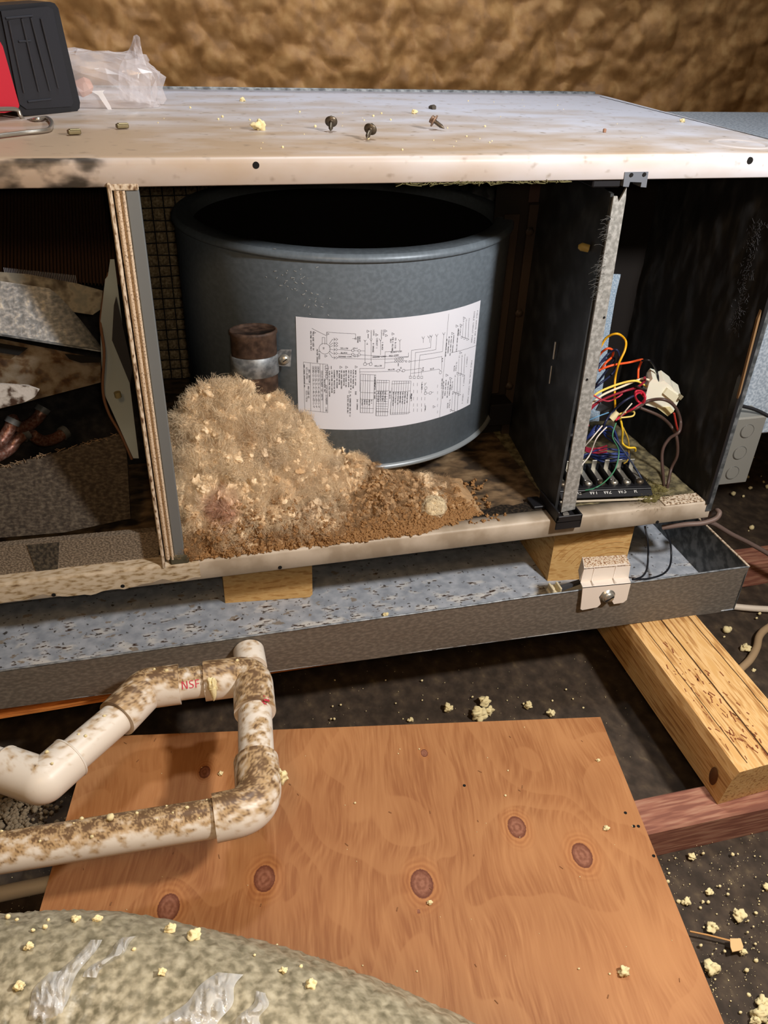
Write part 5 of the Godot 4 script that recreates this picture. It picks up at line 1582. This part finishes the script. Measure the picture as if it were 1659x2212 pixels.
	for k in 3:
		var mm := MultiMesh.new()
		mm.transform_format = MultiMesh.TRANSFORM_3D
		mm.mesh = blob_mesh(60 + k, 0.9, 2)
		mm.instance_count = 1700
		for i in 1700:
			var x := rng.randf_range(-0.105, 0.335)
			var s := absf(rng.randfn(0, 0.12))
			if i % 3 == 0:
				x = rng.randf_range(0.09, 0.325); s = rng.randf_range(0.0, 0.85) * (1.0 if x > 0.14 else 0.5)
			var p: Vector3 = off.call(heap_at(x, s))
			p.y = maxf(p.y, 0.001)
			if i % 9 == 0 and x > 0.1: p = Vector3(x + rng.randf_range(0, 0.06), 0.001, rng.randf_range(-0.14, -0.012))
			var sz := 0.0009 + 0.0026 * pow(rng.randf(), 1.6)
			mm.set_instance_transform(i, Transform3D(Basis.from_euler(Vector3(rng.randf() * 6, rng.randf() * 6, 0)).scaled(Vector3.ONE * sz), p))
		var mi := MultiMeshInstance3D.new()
		mi.multimesh = mm
		mi.material_override = cm
		mi.name = "brown_crumb"
		h.add_child(mi, true)
		mi.position = -h.position
		tag(mi, "rust brown crumbs along the foot", "", "", "stuff")
	# one separate pale ball of fibre at the right
	var b := thing("insulation_wad", "pale cream wad of insulation at the right end of the heap", "insulation", onz(938, 1098, -0.03))
	var bs := S(true)
	var bp := onz(936, 1100, -0.045)
	var bt := []
	bs.append_from(blob_mesh(81, 0.35, 3), 0, Transform3D(Basis.from_scale(Vector3(0.016, 0.018, 0.014)), bp))
	part("core", bs, M(H("d6c4a0"), 0.95), b)
	var bf := S(true)
	for i in 700:
		var d := Vector3(rng.randfn(), rng.randfn(), rng.randfn()).normalized()
		var t := d.cross(Vector3(rng.randfn(), rng.randfn(), rng.randfn())).normalized()
		var p := bp + d * Vector3(0.017, 0.019, 0.015)
		tube(bf, [p, p + (t * 0.7 + d * 0.25) * 0.005, p + (t + d * 0.15) * 0.010 - d.cross(t) * 0.003], 0.00016, 3)
	part("fibres", bf, M(H("e2d4b4"), 0.95), b)

# ---------------------------------------------------------------- on top of the cabinet
func top_things() -> void:
	# tool
	var c := thing("cordless_tool", "red and black cordless tool foot with a wire belt hook at the upper left", "power tool", ony(90, 245, 0.516))
	var tz := func(u): return -0.272 - 0.00050 * u
	var Q := func(u, v, k := 0.0): return onz(u, v, tz.call(u) + k)
	var blk := M(H("1f2024"), 0.5)
	var back := Vector3(-0.03, 0.0, -0.05)
	var st := S()
	plate(st, [Q.call(-30, 14), Q.call(108, 4), Q.call(118, 7), Q.call(126, 18), Q.call(173, 222), Q.call(172, 234), Q.call(165, 242), Q.call(100, 249), Q.call(42, 250), Q.call(-10, 50)], back)
	part("battery_case", st, blk, c)
	var s2 := S()
	plate(s2, [Q.call(2, 24, 0.004), Q.call(104, 14, 0.004), Q.call(114, 20, 0.004), Q.call(158, 222, 0.004), Q.call(154, 230, 0.004), Q.call(58, 236, 0.004), Q.call(42, 225, 0.004)], back * 0.1)
	part("face_panel", s2, M(H("25262b"), 0.42), c)
	for q in [[18, 45, 52, 200], [46, 40, 84, 198], [66, 38, 108, 196], [88, 40, 126, 190]]:
		var s := S(true)
		tube(s, [Q.call(q[0], q[1], 0.005), Q.call(q[2], q[3], 0.005)], 0.0016, 6)
		part("moulded_rib", s, M(H("2b2c31"), 0.35), c)
	for q in [[40, 90, 66, 88], [60, 220, 110, 214], [12, 40, 70, 34]]:
		var s := S(true)
		tube(s, [Q.call(q[0], q[1], 0.005), Q.call(q[2], q[3], 0.005)], 0.0014, 6)
		part("moulded_rib", s, M(H("2b2c31"), 0.35), c)
	var sr := S()
	plate(sr, [Q.call(-60, 85, 0.006), Q.call(0, 90, 0.006), Q.call(6, 100, 0.006), Q.call(42, 228, 0.006), Q.call(38, 238, 0.006), Q.call(10, 244, 0.006), Q.call(-60, 244, 0.006)], Vector3(-0.02, 0, -0.055))
	tag(part("red_shell", sr, M(H("b32534"), 0.42), c), "red plastic shell")
	var sw := S(true)
	var hp := []
	for q in [[-20, 236, 0.012], [22, 235, 0.012], [38, 238, 0.013], [44, 250, 0.016], [56, 262, 0.02]]: hp.append(Q.call(q[0], q[1], q[2]))
	for q in [[78, 258], [100, 255], [111, 263], [110, 275], [98, 282], [50, 287], [0, 293], [-60, 300]]: hp.append(ony(q[0], q[1], 0.519))
	tube(sw, smooth(hp, 6), 0.0026, 8)
	part("belt_hook", sw, M(H("a09a90"), 0.3, 0.8), c)
	# bag
	var b := thing("plastic_bag", "crumpled clear plastic bag standing behind the red and black tool", "bag", ony(235, 245, 0.516))
	var bm := M(Color(0.93, 0.91, 0.92, 0.27), 0.10)
	bm.transparency = BaseMaterial3D.TRANSPARENCY_ALPHA
	bm.metallic_specular = 0.8
	bm.cull_mode = BaseMaterial3D.CULL_DISABLED
	var zb := -0.43
	var bs := S()
	var bc := onz(212, 190, zb)
	var fn := noise_of(1.0, 9, 2)
	grid(bs, 34, 18, func(u, v):
		var a: float = u * TAU
		var e: float = (v - 0.5) * PI
		var d := Vector3(cos(e) * cos(a), sin(e), cos(e) * sin(a))
		var sq := Vector3(signf(d.x) * pow(absf(d.x), 0.7), signf(d.y) * pow(absf(d.y), 0.75), d.z)
		var p := bc + sq * Vector3(0.088, 0.047, 0.05) * (1.0 + 0.16 * fn.get_noise_3dv(d * 1.6) + 0.10 * fn.get_noise_3dv(d * 4.5))
		p.y = maxf(p.y, 0.5165)
		return p)
	part("pouch", bs, bm, b)
	for lay in 2:
		var be := S()
		grid(be, 9, 16, func(u, v):
			var l := Vector2(lerpf(288, 258, smoothstep(0.0, 0.6, v)) - 8.0 * v * (1 - v), lerpf(78, 215, v))
			var r := Vector2(lerpf(303, 326, smoothstep(0.0, 0.75, v)), lerpf(82, 225, v))
			var q := l.lerp(r, u) - Vector2(0, 5.0 * sin(PI * u) * (1.0 - v))
			return onz(q.x, q.y, zb + 0.028 * (1 if lay else -1) * sin(PI * u) * v + 0.022 * fn.get_noise_2d(u * 3.0 + lay * 9.0, v * 4.0)))
		part("gathered_corner", be, bm, b)
	var fm := M(Color(0.97, 0.97, 0.98, 0.4), 0.08)
	fm.transparency = BaseMaterial3D.TRANSPARENCY_ALPHA
	fm.metallic_specular = 0.9
	for q in [[[197, 197], [226, 195], [222, 200], [238, 228], [243, 240], [234, 238], [212, 206]], [[204, 148], [214, 147], [213, 149], [205, 150]], [[298, 158], [301, 160], [300, 170], [297, 168]]]:
		var bf := S()
		var pp := []
		for e in q: pp.append(onz(e[0], e[1], zb + 0.054))
		plate(bf, pp, Vector3(0, 0, -0.0006))
		part("crease", bf, fm, b)
	var pk := S()  # reflection of the red tool in the bag, shaped as a pinkish block
	box(pk, onz(180, 188, zb - 0.01), Vector3(0.026, 0.022, 0.02), 0.006, Basis(Vector3.BACK, 0.4))
	tag(part("red_reflection", pk, M(H("c99a88"), 0.6), b), "pinkish block standing in for the red tool reflected in the bag")
	# screws
	var si := 0
	for q in [[714, 273, Vector3(0.22, 0.55, -0.85), "dark hex washer screw standing on its tip, leftmost of the three screws"], [792, 290, Vector3(0.45, 0.55, -0.75), "dark hex washer screw nearest the cabinet front edge"], [960, 268, Vector3(-0.75, 0.5, -0.45), "rusty hex washer screw lying with its thread pointing right"]]:
		var s := thing("hex_screw", q[3], "screw", ony(q[0], q[1] + 10, 0.516))
		var ax: Vector3 = q[2].normalized()
		var bx := ax.cross(Vector3.BACK).normalized()
		var bs3 := Basis(bx, ax, bx.cross(ax))
		var p := ony(q[0], q[1] + 10, 0.5185)
		var hm: Material = mt.darksteel if si < 2 else M(H("8a6f5c"), 0.5, 0.5)
		var hs := S(true)
		lathe(hs, p + ax * 0.016, [[0.0, -0.0002], [0.0078, 0.0], [0.0078, 0.0014], [0.0050, 0.0016]], 24, bs3)
		lathe(hs, p + ax * 0.016, [[0.0050, 0.0014], [0.0050, 0.0056], [0.0040, 0.0062], [0.0, 0.0062]], 6, bs3)
		part("hex_head", hs, hm, s)
		var ts := S(true)
		var pr := []
		for i in 22: pr.append([(0.0029 if i % 2 else 0.0021) * minf(1.0, (i + 1) / 8.0), 0.00075 * i])
		lathe(ts, p, pr, 12, bs3)
		part("thread", ts, mt.darksteel, s)
		si += 1
	for q in [[264, 270, "small brass coloured clip nut by the plastic bag"], [160, 283, "small brass coloured clip nut beside the belt hook"]]:
		var s := thing("clip_nut", q[2], "nut", ony(q[0], q[1], 0.516))
		var p := ony(q[0], q[1] + 2, 0.5195)
		var ns := S()
		box(ns, p, Vector3(0.0145, 0.005, 0.008), 0.001, Basis(Vector3.UP, 0.3))
		part("plate", ns, M(H("6e6347"), 0.45, 0.5), s)
		var nf := S()
		box(nf, p + Vector3(0.001, 0.0028, 0.0), Vector3(0.012, 0.001, 0.007), 0.0003, Basis(Vector3.UP, 0.3))
		part("fold", nf, M(H("857a5a"), 0.4, 0.5), s)
	var dr := S(true)
	tube(dr, [ony(930, 233, 0.517), ony(938, 232, 0.519)], 0.004, 6)
	tag(part("dirt_clump", dr, M(H("4a443c"), 0.9)), "tiny dark grey dirt clump near the back edge of the cabinet top", "dirt")
	var rc := S()
	box(rc, ony(1306, 282, 0.5185), Vector3(0.004, 0.005, 0.004), 0.0008)
	tag(part("brick_chip", rc, M(H("8d6a55"), 0.9)), "tiny reddish brown chip alone on the right of the cabinet top", "chip")

# ---------------------------------------------------------------- crumbs of spray foam
var crumb_meshes := []
func crumb(p: Vector3, sz: float, label: String, group: String, chunk := false) -> void:
	var o := MeshInstance3D.new()
	o.mesh = crumb_meshes[(rng.randi() % 4) + (4 if chunk else 0)]
	o.material_override = mt.crumb
	o.name = numbered("foam_chunk" if chunk else "foam_crumb")
	o.transform = Transform3D(Basis.from_euler(Vector3(rng.randf_range(-0.5, 0.5), rng.randf() * TAU, rng.randf_range(-0.4, 0.4))).scaled(Vector3(sz, sz * (0.75 if chunk else 0.9), sz * rng.randf_range(0.7, 1.0))), p + Vector3(0, sz * 0.62, 0))
	add_child(o)
	tag(o, label, "foam crumb" if not chunk else "foam chunk", group)
func crumbs() -> void:
	for i in 4: crumb_meshes.append(blob_mesh(200 + i, 0.22, 1))
	for i in 4: crumb_meshes.append(blob_mesh(210 + i, 0.5, 3))
	# single chunks one can point at
	for q in [[560, 281, 0.516, 0.0115, "ragged cream foam chunk near the front of the cabinet top"], [895, 246, 0.516, 0.0055, "small cream foam piece left of the rusty screw on the cabinet top"], [524, 219, 0.516, 0.0055, "small cream foam piece near the back of the cabinet top"], [1474, 264, 0.516, 0.005, "small cream foam piece at the sloping right edge of the cabinet top"],
		[1347, 2103, -0.222, 0.0085, "oblong cream foam chunk on the right front of the plywood"], [928, 1952, -0.222, 0.0042, "round cream foam bead beside the middle plywood knot"], [1309, 1791, -0.222, 0.0048, "cream foam bead above the rightmost plywood knot"], [477, 1673, -0.222, 0.0042, "cream foam bead framed by the pipe loop on the plywood"], [1292, 1644, -0.222, 0.0038, "cream foam bead near the back right corner of the plywood"],
		[1035, 1548, -0.29, 0.0165, "largest grey white foam chunk on the floor behind the plywood"], [1046, 1520, -0.29, 0.013, "grey white foam chunk just behind the largest one"], [1055, 1540, -0.29, 0.011, "tan foam chunk touching the largest one on its right"], [1141, 1527, -0.29, 0.0085, "pale foam chunk on its own between beam and the largest chunk"], [1190, 1543, -0.29, 0.0085, "pale foam chunk at the plywood edge near the yellow beam"], [968, 1533, -0.29, 0.010, "brown tinted foam lump left of the largest chunk"], [887, 1557, -0.29, 0.006, "small foam piece at the back edge of the plywood"],
		[1609, 1404, -0.29, 0.0115, "pale yellow foam chunk beside the tan cable"], [1627, 1450, -0.29, 0.005, "small pale foam piece below the tan cable"],
		[1494, 1854, -0.29, 0.0068, "round cream foam ball below the reddish joist"], [1531, 1930, -0.29, 0.0068, "upright cream foam pellet right of the plywood edge"], [1482, 1951, -0.29, 0.0075, "white foam chunk touching the plywood edge"], [1537, 2008, -0.29, 0.0095, "rounded cream foam chunk left of the cardboard scrap"], [1595, 1981, -0.29, 0.0105, "knobbly cream foam cluster above the cardboard scrap"], [1603, 2059, -0.29, 0.006, "round foam bead under the cardboard scrap"], [1536, 2096, -0.29, 0.0115, "yellowish foam chunk low beside the plywood edge"], [1644, 2168, -0.29, 0.010, "cream foam chunk near the lower right corner"], [1640, 2196, -0.29, 0.0135, "largest cream foam chunk at the lower right corner"], [1632, 2206, -0.29, 0.009, "cream foam chunk below the largest corner chunk"], [1655, 1918, -0.29, 0.0065, "white foam ball at the right picture edge"],
		[832, 1331, fy(0.22), 0.0062, "grey tan pebble of debris on the drain pan floor"]]:
		crumb(ony(q[0], q[1], q[2]), q[3] * 0.72, q[4], "", true)
	# many small ones that nothing tells apart
	for i in 46:
		var u := rng.randf_range(330, 1420)
		var v := rng.randf_range(205, 325)
		if v < 200 + maxf(0.0, u - 1150) * 0.33: continue
		crumb(ony(u, v, 0.516), 0.0006 + 0.0013 * pow(rng.randf(), 2.5), "tiny foam crumb scattered over the cabinet top", "foam crumbs on the cabinet top")
	for i in 44:
		var l := Vector2(rng.randf_range(0.01, 0.70), rng.randf_range(0.01, 0.45))
		var p := PA + PX * l.x + PZ * l.y
		crumb(p, 0.0005 + 0.0012 * pow(rng.randf(), 2.0), "tiny foam crumb scattered over the plywood sheet", "foam crumbs on the plywood")
	for i in 120:
		var p := ony(rng.randf_range(1400, 1700), rng.randf_range(1840, 2240), -0.29)
		if (p - PA).dot(PX) > -0.012: continue
		crumb(p, 0.0009 + 0.0022 * pow(rng.randf(), 2.0), "small foam crumb on the dark floor right of the plywood", "foam crumbs on the floor by the plywood")
	for i in 34:
		var p := ony(rng.randf_range(1560, 1720), rng.randf_range(980, 1400), -0.29)
		if p.z > -0.16 and p.z < -0.09: continue
		crumb(p, 0.0015 + 0.006 * pow(rng.randf(), 2.0), "dim foam crumb on the floor beyond the pan", "foam crumbs on the floor beyond the pan")
	for i in 26:
		var p := ony(rng.randf_range(700, 1300), rng.randf_range(1470, 1570), -0.29)
		if (p - PA).dot(PZ) > -0.01: continue
		crumb(p, 0.0007 + 0.0016 * pow(rng.randf(), 2.0), "small foam crumb on the floor behind the plywood", "foam crumbs behind the plywood")
	for i in 30:
		var x := rng.randf_range(-0.42, -0.10)
		var a := rng.randf_range(-0.9, 0.7)
		var zc := 0.3425 - 0.0308 * (-0.094 - x)
		crumb(Vector3(x, -0.1 + 0.0205 * cos(a), zc + 0.0205 * sin(a)), rng.randf_range(0.0009, 0.0024), "tiny foam crumb stuck on the near drain pipe run", "foam crumbs on the near pipe")
	for q in [[255, 1755, 0.0045]]:
		crumb(Vector3(-0.203, -0.0785, 0.335), 0.0042, "largest foam bead on the near drain pipe run", "")
	for q in [[-0.215, 0.185], [-0.235, 0.212], [-0.243, 0.208], [-0.268, 0.25], [-0.275, 0.232], [-0.14, 0.128], [-0.155, 0.122], [-0.05, 0.128]]:
		crumb(Vector3(q[0], -0.1 + (0.0195 if q[0] > -0.25 and q[0] < -0.2 else 0.0248), q[1]), rng.randf_range(0.0014, 0.0026), "small foam bead stuck on the upper pipe loop", "foam beads on the upper pipe")
	for q in [[18, 1978, 0.004], [37, 1984, 0.003], [105, 1984, 0.0025], [165, 1984, 0.006], [210, 1985, 0.0065], [98, 2000, 0.004], [72, 2007, 0.003], [64, 2043, 0.006], [43, 2130, 0.0065], [368, 2006, 0.0075], [420, 2020, 0.009], [290, 2048, 0.003], [350, 2098, 0.005], [613, 2094, 0.005], [672, 2125, 0.007], [550, 2060, 0.002], [650, 2085, 0.003]]:
		var best := on_sleeve(q[0], q[1] + 4, 0.1505)
		crumb(best, q[2] * 0.55, "cream foam piece lying on the wrapped foreground duct", "foam pieces on the foreground duct", q[2] > 0.0045)
	# dust on the floor, past counting
	var mm := MultiMesh.new()
	mm.transform_format = MultiMesh.TRANSFORM_3D
	mm.mesh = crumb_meshes[0]
	mm.instance_count = 1100
	for i in 1100:
		var p := ony(rng.randf_range(1380, 1720), rng.randf_range(1800, 2280), -0.289)
		if i % 3 == 0: p = ony(rng.randf_range(-60, 160), rng.randf_range(1690, 1990), -0.289)
		if i % 7 == 0: p = ony(rng.randf_range(600, 1500), rng.randf_range(1380, 1650), -0.289)
		mm.set_instance_transform(i, Transform3D(Basis().scaled(Vector3.ONE * (0.00025 + 0.0006 * rng.randf() * rng.randf())), p))
	var mi := MultiMeshInstance3D.new()
	mi.multimesh = mm
	mi.material_override = mt.crumb
	mi.name = "foam_dust"
	add_child(mi)
	tag(mi, "fine pale foam dust speckling the dark floor", "dust", "", "stuff")
	var gm := surf(["4d4234", "776a56", "98886e"], [0.3, 0.5, 0.75], 0.05, Vector3.ONE * 20.0, 0.95, 0.0, 0.0, 223, 3)
	var gg := MultiMesh.new()
	gg.transform_format = MultiMesh.TRANSFORM_3D
	gg.mesh = crumb_meshes[1]
	gg.instance_count = 700
	for i in 700:
		var p := ony(rng.randfn(20, 45), rng.randfn(1800 if i % 2 else 1735, 22), -0.289)
		gg.set_instance_transform(i, Transform3D(Basis().scaled(Vector3.ONE * rng.randf_range(0.0012, 0.004)), p + Vector3(0, rng.randf() * 0.006, 0)))
	var gi := MultiMeshInstance3D.new()
	gi.multimesh = gg
	gi.material_override = gm
	gi.name = "gritty_debris"
	add_child(gi)
	tag(gi, "greyish gritty debris on the floor under the pipes at the left", "debris", "", "stuff")
	# cardboard scrap and sliver
	var cs := S()
	var P := []
	for q in [[1577, 2027], [1600, 2027], [1606, 2045], [1603, 2052], [1582, 2056], [1578, 2045]]: P.append(ony(q[0], q[1], -0.28))
	plate(cs, P, Vector3(0, -0.0015, 0))
	tag(part("cardboard_scrap", cs, M(H("cfab78"), 0.9)), "torn square tan scrap on the floor right of the plywood", "scrap")
	var sl := S(true)
	tube(sl, [ony(1490, 2012, -0.281), ony(1530, 2020, -0.281), ony(1578, 2032, -0.281)], 0.0012, 5)
	tag(part("wood_sliver", sl, M(H("b98a55"), 0.9)), "thin tan sliver pointing at the torn scrap", "splinter")
var duct_axis := []
func duct_dist(p: Vector3) -> float:
	if duct_axis.is_empty():
		for q in [[-500, 2060], [-250, 2005], [0, 1985], [150, 1982], [300, 1997], [450, 2030], [600, 2068], [750, 2120], [900, 2185], [1050, 2262], [1200, 2355]]: duct_axis.append(ony(q[0], q[1], 0.036))
		var a := []
		for i in duct_axis.size():
			var t: Vector3 = (duct_axis[mini(i + 1, duct_axis.size() - 1)] - duct_axis[maxi(i - 1, 0)]).normalized()
			var n := Vector3(-t.z, 0, t.x).normalized()
			if n.dot(CAM - duct_axis[i]) < 0.0: n = -n
			a.append(duct_axis[i] + n * 0.106 + Vector3(0, -0.106, 0))
		duct_axis = a
	var best := 9.0
	for i in duct_axis.size() - 1:
		best = minf(best, Geometry3D.get_closest_point_to_segment(p, duct_axis[i], duct_axis[i + 1]).distance_to(p))
	return best
